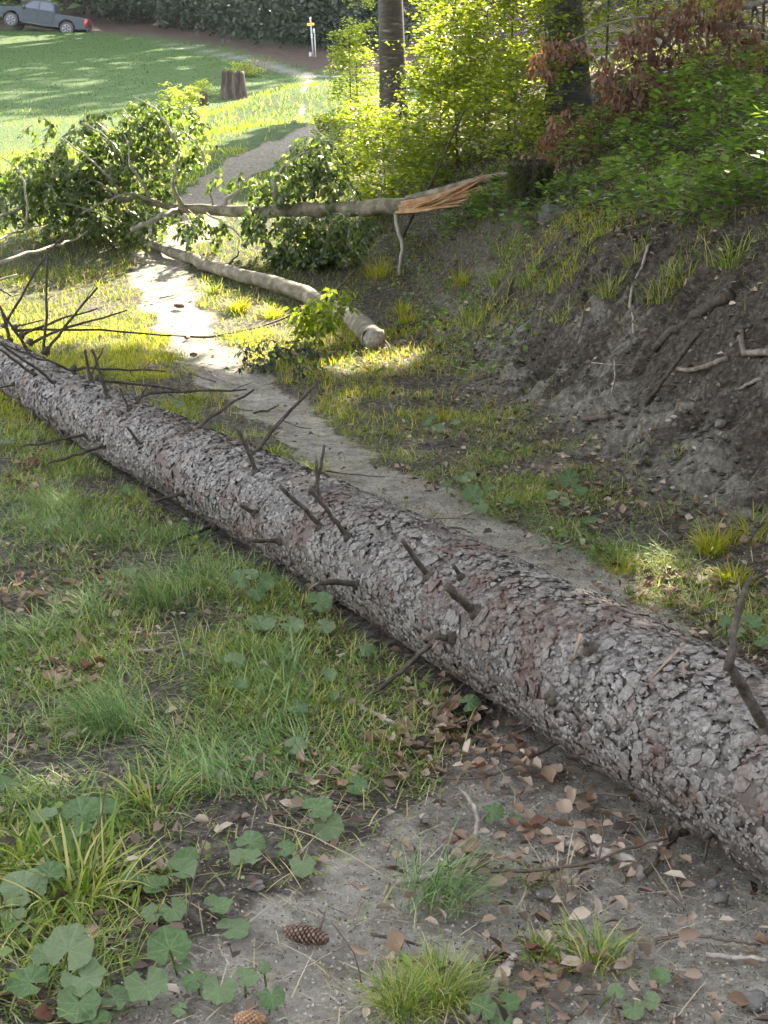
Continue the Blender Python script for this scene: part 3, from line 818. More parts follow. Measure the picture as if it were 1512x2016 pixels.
for c in [(1120, 270, 50, 45, 260), (1175, 235, 30, 22, 60), (1110, 95, 60, 25, 110), (1060, 130, 35, 22, 70), (1080, 310, 30, 20, 60)]:
    hang_cluster(mb, c[0], c[1], c[2], c[3], 15.3, int(c[4] * 1.3), .085, o1)
put(mb.build('foliage', M['brown_leaf'], e), kind='stuff')

# ------------------------------------------------------------------ snapped beech lying across the path with its torn end on the bank
def px3(pts):
    return [at(u, v, z) for u, v, z in pts]
zA = 15.6
e = empty('fallen_beech', hit(300, 455), 'snapped beech trunk lying across the path with an orange splintered end on the bank', 'fallen tree')
oA = np.array(e.location)
TR = [(820, 404, 15.6), (760, 409, 15.8), (700, 411, 16), (590, 414, 16.3), (470, 417, 16.6), (362, 411, 17), (322, 402, 17.1), (251, 395, 17.3), (156, 376, 17.5)]
mb = MB(); P = smooth_path(px3(TR), 30); P[1:-1] += rng.normal(0, .012, (28, 3))
rr = np.interp(np.linspace(0, 1, 30), [0, .1, .35, .6, .72, 1], [.088, .092, .076, .06, .046, .02])
tube(mb, P - oA, rr, 14, True, .05); mb.build('trunk', M['beech_log'], e, True)
# half trunk that runs on as bark above the tear
def shard(pts, w, t, mat, parent, name='splinter', ang=0):
    pts = smooth_path(pts, 9); mb = MB()
    ww = w * (1 - np.linspace(0, 1, 9) ** 2.2 * .93) * (1 + rng.normal(0, .06, 9))
    T = np.gradient(pts, axis=0); T /= np.linalg.norm(T, axis=1)[:, None]
    A = np.cross(T, [0, .2, 1.]); A /= np.linalg.norm(A, axis=1)[:, None]; B = np.cross(T, A)
    c, s = math.cos(ang), math.sin(ang); A, B = A * c + B * s, B * c - A * s
    V = np.stack([pts + A * ww[:, None] + B * t * .4, pts + B * t, pts - A * ww[:, None] + B * t * .3, pts - A * ww[:, None] * .8 - B * t, pts + A * ww[:, None] * .8 - B * t * .7], 1).reshape(-1, 3)
    Q = [(i * 5 + j, i * 5 + (j + 1) % 5, i * 5 + 5 + (j + 1) % 5, i * 5 + 5 + j) for i in range(8) for j in range(5)]
    mb.add(V, Q); return mb.build(name, mat, parent)
shard([p - oA for p in px3([(800, 396, 15.65), (880, 378, 15.4), (950, 352, 15.2), (1050, 338, 15.0)])], .062, .04, M['beech_log'], e, 'bark_strip', 1.2)
SPL = [((790, 405), (905, 384), (978, 340), .05, 15.5), ((785, 412), (870, 398), (945, 368), .045, 15.42), ((790, 417), (860, 408), (925, 392), .035, 15.4), ((800, 402), (850, 392), (960, 345), .03, 15.38),
       ((785, 415), (850, 410), (905, 405), .025, 15.36), ((800, 410), (900, 393), (930, 380), .02, 15.35), ((778, 418), (820, 417), (870, 409), .018, 15.35), ((830, 398), (900, 376), (990, 335), .022, 15.36),
       ((815, 412), (880, 402), (915, 398), .015, 15.34), ((860, 395), (920, 372), (950, 352), .015, 15.33)]
for _ in range(14):
    t0_ = rng.uniform(0, 1); a0 = (rng.uniform(800, 880), 0); a0 = (a0[0], 412 - (a0[0] - 800) * .2 + rng.normal(0, 4)); l_ = rng.uniform(30, 90)
    SPL.append((a0, (a0[0] + l_ * .5, a0[1] - l_ * .16 + rng.normal(0, 2)), (a0[0] + l_, a0[1] - l_ * .36 + rng.normal(0, 5)), rng.uniform(.006, .016), rng.uniform(15.32, 15.42)))
for a, b, c, w, z in SPL:
    shard([at(*a, z) - oA, at(*b, z - .1) - oA, at(*c, z - .25) - oA], w, w * .45, M['fresh'], e, 'splinter', rng.uniform(1.0, 1.9))
BR = [([(362, 410, 17), (344, 384, 17), (339, 352, 17), (344, 324, 17), (354, 302, 17)], .04, .014), ([(352, 294, 17), (342, 271, 17), (324, 241, 17.1), (314, 221, 17.2), (289, 201, 17.2), (266, 193, 17.2)], .022, .008),
      ([(297, 392, 17), (279, 359, 17), (261, 334, 17), (251, 319, 17), (254, 294, 17), (256, 276, 17), (244, 264, 17)], .024, .008), ([(241, 379, 17), (221, 354, 17), (186, 319, 17), (151, 296, 17), (126, 274, 17)], .02, .008),
      ([(251, 330, 17), (229, 294, 17), (216, 271, 17), (191, 254, 17), (161, 241, 17)], .018, .007), ([(334, 337, 17), (319, 309, 17), (281, 281, 17)], .016, .007), ([(352, 412, 17), (302, 434, 16.9), (259, 452, 16.8)], .045, .03),
      ([(546, 408, 16.4), (538, 382, 16.4), (541, 357, 16.4), (556, 327, 16.5), (599, 302, 16.5)], .04, .02), ([(599, 302, 16.5), (620, 285, 16.5), (640, 310, 16.4), (655, 350, 16.3), (668, 385, 16.2)], .018, .006),
      ([(443, 414, 16.7), (443, 395, 16.7), (475, 372, 16.7)], .035, .022), ([(779, 420, 15.7), (784, 450, 15.6), (793, 483, 15.5), (787, 542, 15.4)], .03, .022), ([(322, 402, 17), (260, 378, 17), (200, 398, 16.8), (160, 420, 16.7)], .02, .008),
      ([(251, 395, 17.2), (200, 360, 17.3), (120, 330, 17.4), (60, 310, 17.4)], .018, .006), ([(156, 376, 17.4), (90, 372, 17.3), (30, 350, 17.2), (-60, 330, 17.2)], .018, .006), ([(55, 445, 16.2), (52, 410, 16.3), (50, 375, 16.4), (38, 330, 16.5), (0, 308, 16.5)], .016, .007),
      ([(232, 420, 16.8), (231, 400, 16.8), (224, 370, 16.8)], .01, .005), ([(406, 420, 16.6), (440, 440, 16.5), (470, 455, 16.4), (482, 487, 16.3)], .014, .006), ([(420, 405, 16.8), (413, 375, 16.9), (403, 340, 17), (400, 290, 17)], .014, .006),
      ([(300, 434, 16.9), (297, 455, 16.9), (300, 475, 16.9)], .03, .02), ([(110, 400, 17), (170, 410, 17), (240, 440, 16.8)], .01, .005), ([(405, 320, 17), (395, 290, 17), (370, 262, 17), (345, 255, 17)], .012, .005)]
for pts, r0, r1 in BR:
    pts = [(a, b, z - (.45 if a < 420 else 0) * min(1, k_ / 1.5)) for k_, (a, b, z) in enumerate(pts)]
    mb = MB(); spray_sticks(mb, [p - oA for p in px3(pts)], r0 * .9, r1 * .9, 12, 7, .008)
    mb.build('branch', M['branch_pale'], e, True)
# droopy foliage, gathered on fine hanging twigs
lfm = MB(); twm = MB()
def droop(cx, cy, rx, ry, z, n, L=.085, zr=.5, org=oA, lm=None, tm=None):
    lm = lm or lfm; tm = tm or twm
    for _ in range(n):
        a = rng.random() * 6.28; q = math.sqrt(rng.random())
        zz = z + rng.uniform(-zr, zr)
        p0 = at(cx + math.cos(a) * q * rx, cy + math.sin(a) * q * ry, zz) - org
        g = float(H(*(p0 + org)[:2])) - org[2]
        if p0[2] < g + .03: p0[2] = g + rng.uniform(.03, .2)
        d = np.array([rng.normal(0, 1), rng.normal(0, 1), 0]); d /= np.linalg.norm(d) + 1e-6
        ln = rng.uniform(.14, .34)
        end = p0 + d * ln * .7 + [0, 0, -ln * rng.uniform(.2, .9)]
        end[2] = max(end[2], g + .02)
        pt = smooth_path([p0, (p0 + end) / 2 + [0, 0, ln * .22], end], 5)
        tube(tm, pt, np.linspace(.004, .0015, 5), 3, False)
        m = 11
        s = np.linspace(.15, 1, m)
        cp_ = np.stack([np.interp(s * 4, np.arange(5), pt[:, c]) for c in range(3)], 1) + rng.normal(0, .012, (m, 3))
        lat = np.array([-d[1], d[0], 0]) * np.where(np.arange(m) % 2 == 0, 1, -1)[:, None]
        D = lat * .6 + d * .3 + np.array([0, 0, -.75]) + rng.normal(0, .3, (m, 3))
        Nn = d * .6 + np.array([0, 0, .7]) + rng.normal(0, .35, (m, 3))
        sz = rng.uniform(.65, 1.15, m) * L
        leaves(lm, cp_, D, Nn, sz, sz * .6, .22)
for c in [(250, 260, 110, 45, 17.3, 170), (170, 300, 90, 55, 17.3, 190), (110, 350, 100, 60, 17.2, 190), (300, 320, 70, 70, 17.4, 150), (30, 370, 80, 60, 16.9, 150), (200, 380, 140, 55, 17.6, 230), (150, 430, 150, 22, 17.2, 90), (370, 260, 40, 55, 17.4, 60),
          (290, 215, 50, 25, 17.3, 60), (90, 245, 28, 18, 17.2, 10), (400, 445, 50, 30, 16.5, 40), (370, 430, 40, 20, 16.6, 24), (290, 440, 60, 22, 17, 50)]:
    droop(c[0], c[1], c[2], c[3], c[4], int(c[5] * .62))
for c in [(620, 300, 42, 40, 16.4, 50), (590, 350, 60, 40, 16.4, 60), (655, 360, 30, 40, 16.3, 34), (530, 365, 45, 35, 16.5, 34), (510, 420, 35, 30, 16.2, 24), (560, 460, 70, 40, 16.1, 70), (640, 470, 70, 45, 16, 70), (690, 440, 45, 30, 15.9, 34), (445, 345, 30, 25, 16.6, 8), (600, 500, 60, 25, 16, 40)]:
    droop(c[0], c[1], c[2], c[3], c[4], int(c[5] * .8), .085, .3)
put(lfm.build('foliage', M['wilt'], e), kind='stuff'); put(twm.build('twigs', M['branch_pale'], e), kind='stuff')

# the second trunk: sawn end by the bank foot
e = empty('fallen_beech', hit(735, 700), 'slim beech trunk lying diagonally with its pale broken end beside the leaf litter', 'fallen tree')
oB = np.array(e.location)
def gpt(u, v, r):          # trunk axis point resting at radius r above the ground
    return hit(u, v, r)
TB = [gpt(736, 668, .105), gpt(700, 628, .105), gpt(640, 598, .10), gpt(592, 575, .095), gpt(520, 555, .085), gpt(450, 536, .08), gpt(390, 515, .075), gpt(330, 492, .07), gpt(270, 466, .06), gpt(215, 448, .05), gpt(120, 430, .03)]
mb = MB(); P = smooth_path(TB, 36, .009)
tube(mb, P - oB, np.interp(np.linspace(0, 1, 36), [0, .08, .3, .6, 1], [.108, .10, .084, .062, .03]), 14, False, .05)
mb.build('trunk', M['beech_log'], e, True)
ax_ = P[0] - P[2]; ax_ /= np.linalg.norm(ax_)
mb = MB(); tube(mb, [P[0] - oB - ax_ * .05, P[0] - oB + ax_ * .005, P[0] - oB + ax_ * .04, P[0] - oB + ax_ * .06], [.10, .10, .075, .03], 14, True, .22); mb.build('cut_face', M['pale_twig'], e)
for a, b, w in [((752, 668), (772, 694), .014)]:
    mb = MB(); p0 = hit(*a, .08) - oB; p1 = hit(*b, .02) - oB
    tube(mb, smooth_path([p0, (p0 + p1) / 2 + [0, 0, .03], p1], 6), np.linspace(w, w * .4, 6), 6, True, .2); mb.build('splinter', M['torn_dull'], e)
for pts, r0 in [([(633, 597, .12), (671, 560, .4), (700, 530, .55)], .018), ([(600, 603, .1), (585, 618, .06), (496, 648, .03), (400, 666, .02)], .013), ([(450, 520, .15), (470, 500, .3), (470, 470, .4)], .012)]:
    mb = MB(); spray_sticks(mb, [hit(a, b, h) - oB for a, b, h in pts], r0, r0 * .5, 9, 6, .006); mb.build('branch', M['dead_twig'], e)
lm = MB(); tm = MB()
droop(615, 610, 30, 28, 12.6, 16, .09, .1, oB, lm, tm); droop(680, 575, 25, 20, 13, 8, .08, .1, oB, lm, tm); droop(650, 640, 18, 15, 12.5, 5, .08, .1, oB, lm, tm)
put(lm.build('foliage', M['beech'], e), kind='stuff'); put(tm.build('twigs', M['brown_twig'], e), kind='stuff')
e = empty('withered_branch', hit(560, 705), 'heap of shrivelled dark green leaves on a branch beside the path', 'branch')
oC = np.array(e.location); lm = MB(); tm = MB()
for _ in range(60):
    p = hit(rng.uniform(480, 640), rng.uniform(668, 722), rng.uniform(.02, .2)) - oC
    q = p + [rng.normal(0, .1), rng.normal(0, .1), -rng.uniform(0, .1)]
    tube(tm, [p, (p + q) / 2, q], .003, 3, False)
    m = 7; P = p + (q - p) * rng.random((m, 1)) + rng.normal(0, .015, (m, 3))
    leaves(lm, P, rng.normal(0, .6, P.shape) + [0, 0, -.7], rng.normal(0, 1, P.shape), rng.uniform(.05, .09, m), rng.uniform(.02, .04, m), .4)
put(lm.build('foliage', M['dark_leaf'], e), kind='stuff'); put(tm.build('twigs', M['brown_twig'], e), kind='stuff')

# ------------------------------------------------------------------ stumps
def stump(name, u, v, r, h, label, lean=(0, 0)):
    b = hit(u, v); e = empty(name, b, label, 'tree stump')
    n, s = 12, 40
    t = np.linspace(0, 1, n)
    ang = np.arange(s) / s * 6.283
    groove = 1 + .10 * np.sin(ang * 9 + .4 * np.sin(ang * 3)) + .07 * fbm(np.cos(ang) * 6 + 9, np.sin(ang) * 6 + 9, 5)
    V = []
    for i in range(n):
        rr_ = r * (1.18 - .22 * t[i] + .15 * math.exp(-t[i] * 8)) * groove
        top = 1 + .13 * fbm(np.cos(ang) * 3 + 4, np.sin(ang) * 3, 9) * 2.2
        V.append(np.stack([np.cos(ang) * rr_ + lean[0] * t[i], np.sin(ang) * rr_ + lean[1] * t[i], -.1 + (h * top + .1) * t[i]], 1))
    V = np.concatenate(V + [V[-1] * [.6, .6, .93], [V[-1].mean(0) * [1, 1, .88]]])
    i = np.arange(n)[:, None] * s; j = np.arange(s)[None]; k = (j + 1) % s
    Q = np.stack([i + j, i + k, i + s + k, i + s + j], -1).reshape(-1, 4)
    c = (n + 1) * s; T = [(n * s + a, n * s + (a + 1) % s, c) for a in range(s)]
    mb = MB(); mb.add2(V, T, Q); mb.build('trunk', M['stump'], e)
    mb = MB()
    for _ in range(14):
        a = rng.random() * 6.28; p = np.array([math.cos(a) * r * .9, math.sin(a) * r * .9, h * .9])
        tube(mb, [p, p + [math.cos(a) * .03, math.sin(a) * .03, -h * rng.uniform(.2, .5)]], [.012, .004], 4)
    mb.build('bark_strip', M['stump'], e)
    return e
stump('tree_stump', 461, 193, .38, .85, 'tall weathered grey tree stump standing in the sunlit grass', (-.04, 0))
stump('tree_stump', 402, 208, .13, .42, 'small rotten stump left of the tall weathered stump')
# broken stump of the snapped tree on the bank
e = stump('broken_stump', 1042, 402, .17, .42, 'mossy broken stump with torn orange wood under the grey trunk')
ob = np.zeros(3)
for _ in range(5):
    a = rng.random() * 6.28; p = np.array([math.cos(a) * .1, math.sin(a) * .1, .36])
    shard([p, p + [0, 0, .08], p + [rng.normal(0, .02), rng.normal(0, .02), rng.uniform(.05, .12)]], .02, .012, M['stump'], e)
mb = MB(); a = rng.random(1500) * 6.28; z = rng.uniform(0, .42, 1500)
P = np.stack([np.cos(a) * .2, np.sin(a) * .2, z], 1); leaves(mb, P, np.stack([np.cos(a), np.sin(a), -np.ones(1500) * .6], 1), rng.normal(0, 1, (1500, 3)), np.full(1500, .05), np.full(1500, .02))
put(mb.build('moss', M['moss'], e), kind='stuff')
#LOG
# ------------------------------------------------------------------ the felled spruce log
LA, LB = at(1512, 1538, 3.5), at(0, 708, 11.6)
LDIR = (LB - LA); LLEN = np.linalg.norm(LDIR); LDIR /= LLEN
LU = np.array([0, 0, 1.]) - LDIR[2] * LDIR; LU /= np.linalg.norm(LU); LS = np.cross(LDIR, LU)
def lr(s): return .228 - .0052 * np.asarray(s, float)
def laxis(s):
    s = np.asarray(s, float)
    bow = .03 * np.sin(s * .55 + .6)
    return LA + LDIR * s[..., None] + LU * (bow * .5)[..., None] + LS * bow[..., None]
def lpos(s, ph, h):
    n = LU * np.cos(ph)[..., None] + LS * np.sin(ph)[..., None]
    bump = .016 * fbm(s * 2.2, ph * 1.4, 61) + .012 * fbm(s * 6, ph * 4, 62)
    return laxis(s) + n * (lr(s) + h + bump)[..., None]
elog = empty('spruce_log', (LA[0], LA[1], float(H(LA[0], LA[1]))), 'long felled spruce log with flaky grey bark and snapped twigs lying across the whole picture', 'log')
oL = np.array(elog.location)
s_ = np.arange(-1.5, LLEN + 2.2, .03); ph_ = np.arange(0, 72) / 72 * 2 * math.pi
S2, P2 = np.meshgrid(s_, ph_, indexing='ij')
V = lpos(S2, P2, -.006 + .012 * fbm(S2 * 24, P2 * 6, 63, 2)).reshape(-1, 3)
i = np.arange(len(s_) - 1)[:, None] * 72; j = np.arange(72)[None]; k = (j + 1) % 72
Q = np.stack([i + j, i + k, i + 72 + k, i + 72 + j], -1).reshape(-1, 4)
V = np.vstack([V, laxis(s_[0]), laxis(s_[-1])]); n0 = len(s_) * 72
T = [(n0, a, (a + 1) % 72) for a in range(72)] + [(n0 + 1, n0 - 72 + (a + 1) % 72, n0 - 72 + a) for a in range(72)]
mb = MB(); mb.add2(V - oL, T, Q); mb.build('trunk', M['bark_under'], elog, True)

def plates(S, PH, size, skirt, lift):
    n = len(S); K = 8
    th = np.arange(K)[None] / K * 6.283 + rng.uniform(0, .8, (n, 1))
    rr_ = rng.uniform(.5, 1.3, (n, K)) * size[:, None]
    rot = rng.uniform(-.6, .6, (n, 1)); asp = rng.uniform(.45, .95, (n, 1))
    dx = np.cos(th) * rr_; dy = np.sin(th) * rr_ * asp
    ds = dx * np.cos(rot) - dy * np.sin(rot); dp = dx * np.sin(rot) + dy * np.cos(rot)
    la = rng.normal(-1.2, 1.1, (n, 1))
    tilt = (.5 + .5 * np.cos(th - la)) * lift[:, None] * 1.35 + lift[:, None] * rng.uniform(-.2, .3, (n, K))
    r0 = lr(S)[:, None]
    ring = lpos(S[:, None] + ds, PH[:, None] + dp / r0, tilt)
    cen_ = lpos(S, PH, lift * rng.uniform(.35, .8, n))[:, None]
    V = [cen_, ring]; T = []
    a = np.arange(K); b = (a + 1) % K
    T = np.stack([np.zeros(K, int), 1 + a, 1 + b], 1)
    if skirt:
        V.append(lpos(S[:, None] + ds * .93, PH[:, None] + dp * .93 / r0, tilt * 0 - .006))
        T = np.concatenate([T, np.stack([1 + a, 1 + K + a, 1 + b], 1), np.stack([1 + b, 1 + K + a, 1 + K + b], 1)])
    V = np.concatenate(V, 1); m = V.shape[1]
    return V.reshape(-1, 3), (np.arange(n)[:, None, None] * m + T[None]).reshape(-1, 3)
mb = MB()
def scat(n, s0, s1, smin, smax, skirt, lf_, worn=.3):
    S = rng.uniform(s0, s1, n); PH = rng.uniform(-2.6, 1.9, n)
    sz = smin + (smax - smin) * rng.random(n) ** 1.8
    ok = fbm(S * 3.2, PH * 1.6, 64) < worn      # worn spots without plates
    S, PH, sz = S[ok], PH[ok], sz[ok]
    V, T = plates(S, PH, sz, skirt, rng.uniform(.2, 1, len(S)) * lf_)
    mb.add(V - oL, T)
scat(4500, -1.4, 3.2, .017, .036, True, .0025)
scat(9500, -1.4, 2.8, .005, .016, False, .0045)
scat(9000, -1.4, 3.2, .004, .009, False, .0055, .5)
scat(3500, 3.0, 6.4, .018, .036, False, .005)
scat(5500, 2.6, 6.0, .008, .02, False, .008)
scat(3500, 2.8, 6.0, .007, .014, False, .008)
scat(6500, 5.8, LLEN + 2.1, .011, .028, False, .010)
put(mb.build('bark_flakes', M['bark_plate'], elog), kind='stuff')
PLM = []
for q in range(12):
    K = 9; th = np.arange(K) / K * 6.283; rr_ = rng.uniform(.55, 1.25, K)
    top = np.stack([np.cos(th) * rr_, np.sin(th) * rr_ * rng.uniform(.6, .9), .10 + .22 * np.maximum(0, np.cos(th - q)) + rng.uniform(0, .1, K)], 1)
    mid = np.stack([top[:, 0] * .55, top[:, 1] * .55, top[:, 2] * .5 + .16], 1)
    bot = top * [.94, .94, 0] - [0, 0, .15]
    V = np.vstack([[0, 0, .2], mid, top, bot]); a = np.arange(K); b = (a + 1) % K
    T = np.concatenate([np.stack([a * 0, 1 + a, 1 + b], 1), np.stack([1 + a, 1 + K + a, 1 + K + b], 1), np.stack([1 + a, 1 + K + b, 1 + b], 1),
                        np.stack([1 + K + a, 1 + 2 * K + a, 1 + K + b], 1), np.stack([1 + K + b, 1 + 2 * K + a, 1 + 2 * K + b], 1)])
    o = build('bark_plate', V, T, M['bark_plate'], link=False); PLM.append(o.data); bpy.data.objects.remove(o)
for q in range(300):
    s = rng.uniform(-.55, 2.6); ph = rng.uniform(-1.9, .8)
    p = lpos(np.array([s]), np.array([ph]), np.array([.004]))[0]
    n = LU * math.cos(ph) + LS * math.sin(ph); t2 = np.cross(n, LDIR); sz = rng.uniform(.014, .030) * (1 - .05 * s)
    rt = rng.uniform(-.9, .9); x_ = LDIR * math.cos(rt) + t2 * math.sin(rt); y_ = np.cross(n, x_)
    o = bpy.data.objects.new('bark_plate', PLM[q % 12]); COL.objects.link(o); o.parent = elog
    Mx = Matrix(((x_[0] * sz, y_[0] * sz, n[0] * sz * .22, p[0] - oL[0]), (x_[1] * sz, y_[1] * sz, n[1] * sz * .22, p[1] - oL[1]), (x_[2] * sz, y_[2] * sz, n[2] * sz * .22, p[2] - oL[2]), (0, 0, 0, 1)))
    o.matrix_local = Mx

def loghit(u, v):
    d = ray(u, v); z = np.linspace(2.2, 15, 1300); P = C0 + d * z[:, None]
    rel = P - LA; s = rel @ LDIR; dist = np.linalg.norm(P - laxis(s), axis=1) - lr(s)
    k = np.argmax(dist < 0) if (dist < 0).any() else int(np.argmin(dist))
    return P[k], s[k]
STUB = [  # (points in the photo from the log outwards), radii
    ([(20, 669), (0, 602)], .013, .01), ([(58, 694), (30, 655), (0, 603)], .013, .009), ([(10, 640), (80, 510), (162, 428)], .012, .006), ([(89, 690), (90, 600), (93, 487)], .011, .007),
    ([(93, 688), (140, 628), (192, 566)], .011, .008), ([(43, 658), (120, 628), (192, 607)], .012, .006), ([(60, 672), (140, 643), (250, 611)], .012, .006), ([(30, 645), (132, 648), (274, 655), (366, 662)], .011, .006),
    ([(30, 643), (86, 630)], .008, .005), ([(109, 755), (0, 676)], .010, .008), ([(69, 739), (0, 688)], .010, .008), ([(142, 726), (70, 706), (0, 674)], .008, .006), ([(180, 757), (167, 688)], .012, .008),
    ([(213, 785), (198, 735), (180, 688)], .012, .007), ([(178, 745), (203, 684)], .009, .006), ([(145, 724), (240, 728), (326, 731)], .010, .005), ([(190, 745), (270, 757), (357, 769)], .009, .005),
    ([(240, 780), (330, 772), (400, 770), (486, 767)], .011, .005), ([(255, 808), (236, 764)], .009, .005), ([(271, 793), (293, 754)], .008, .004), ([(374, 850), (435, 812), (500, 767)], .010, .005),
    ([(274, 873), (250, 840)], .008, .006), ([(172, 858), (100, 868), (40, 880)], .010, .005), ([(205, 876), (150, 895), (95, 912)], .010, .005), ([(28, 757), (0, 764)], .009, .006),
    ([(492, 894), (536, 850), (628, 748)], .011, .006), ([(505, 932), (489, 890), (468, 846)], .011, .007), ([(362, 971), (330, 979), (296, 987)], .010, .007), ([(504, 1011), (472, 995)], .010, .007),
    ([(424, 1037), (380, 1048), (329, 1074)], .011, .006), ([(552, 1064), (486, 1064)], .010, .008), ([(631, 1040), (592, 994), (550, 956)], .010, .008), ([(687, 1060), (640, 1000), (609, 965)], .009, .007),
    ([(629, 985), (625, 945), (623, 907)], .008, .006), ([(617, 968), (632, 920), (638, 877)], .009, .005), ([(845, 1138), (812, 1094), (792, 1064)], .011, .008), ([(909, 1138), (891, 1110)], .007, .006),
    ([(937, 1206), (905, 1178), (879, 1154)], .013, .014), ([(705, 1150), (660, 1148), (628, 1148)], .011, .010), ([(668, 1187), (605, 1208), (540, 1230)], .008, .004),
    ([(892, 1257), (858, 1254)], .011, .010), ([(1512, 1437), (1486, 1394), (1452, 1332), (1440, 1316)], .014, .012), ([(1342, 1628), (1318, 1658), (1290, 1700), (1271, 1722)], .012, .008), ([(1400, 1640), (1385, 1700)], .005, .003),
    ([(1165, 1280), (1150, 1262)], .012, .008), ([(1090, 1375), (1075, 1368)], .012, .009)]
BASES = []
for q, (pts, r0, r1) in enumerate(STUB):
    b, s = loghit(*pts[0]); ax0 = laxis(np.array(s)); nrm = (b - ax0) / np.linalg.norm(b - ax0)
    W = [b - nrm * .03, b]
    for (u, v) in pts[1:]:
        d = ray(u, v); den = d @ LDIR; t = ((b - C0) @ LDIR) / den
        zb = project(b)[2]
        t = np.clip(t, zb * .82, zb * 1.22)
        p = C0 + d * t
        g = float(H(p[0], p[1])) + .01
        if p[2] < g: p = hit(u, v, .012)
        W.append(p)
    W[1] = W[1] + nrm * .004
    P = smooth_path(W, 9, min(.0045, .011 * float(np.linalg.norm(W[-1] - W[1])))); rad = np.linspace(r0 * 1.1, r1, 9) * 1.0
    mb = MB(); tube(mb, P - oL, rad, 8, True, .12)
    # swollen collar
    tube(mb, [W[0] - oL, W[1] + nrm * .006 - oL, W[1] + nrm * .02 - oL], [r0 * 2.6, r0 * 1.9, r0 * .9], 9, True, .2)
    if r0 > .008 and np.linalg.norm(P[-1] - P[1]) > .45:
        for _k in range(4):
            i0 = int(rng.integers(3, 8)); d_ = P[i0 + 1] - P[i0 - 1]; d_ /= np.linalg.norm(d_); d_ = d_ * .8 + rng.normal(0, .55, 3)
            q_ = P[i0] + d_ * rng.uniform(.03, .13)
            tube(mb, smooth_path([P[i0] - oL, (P[i0] + q_) / 2 - oL + rng.normal(0, .006, 3), q_ - oL], 5), np.linspace(.0035, .0015, 5), 5)
    mb.build('branch_stub', M['dead_twig'], elog, True)
    BASES.append((b, P[-1]))
# parts of broken ends: torn pale wood
def torn(pts3, w, lab=None):
    o = shard([p - oL for p in pts3], w, w * .5, M['torn_dull'], elog, 'torn_wood'); return o
b, s = loghit(937, 1206); z = project(b)[2]
torn([at(896, 1172, z), at(882, 1160, z - .02), at(872, 1150, z - .03)], .009); torn([at(896, 1172, z), at(880, 1168, z - .01), at(876, 1166, z)], .006)
b, s = loghit(705, 1150); z = project(b)[2]
torn([at(632, 1146, z - .03), at(618, 1152, z - .04), at(606, 1162, z - .05)], .006)
b, s = loghit(890, 1256); z = project(b)[2]
torn([at(880, 1254, z - .02), at(868, 1256, z - .03), at(850, 1278, z - .05)], .007)
for (a, c, w) in [((1343, 1297), (1283, 1340), .007), ((1351, 1322), (1349, 1340), .004), ((1155, 1262), (1132, 1300), .008)]:
    b1, s1 = loghit(*a); b2, s2 = loghit(*c); ax1 = laxis(np.array(s1)); n1 = (b1 - ax1) / np.linalg.norm(b1 - ax1)
    torn([b1 + n1 * .03, (b1 + b2) / 2 + n1 * .02, b2 + n1 * .006], w)
# upper kinked half of the big stick at the right edge (same branch, snapped and bent)
b, s = loghit(1512, 1437); zb = project(b)[2]
end = BASES[41][1]; z1 = project(end)[2]
mb = MB(); P = smooth_path([at(1432, 1322, z1), at(1441, 1300, z1), at(1443, 1258, z1 + .02), at(1455, 1189, z1 + .03), at(1478, 1134, z1 + .05)], 12, .002)
tube(mb, P - oL, np.linspace(.012, .005, 12), 8, True, .12); mb.build('branch_stub', M['dead_twig'], elog, True)

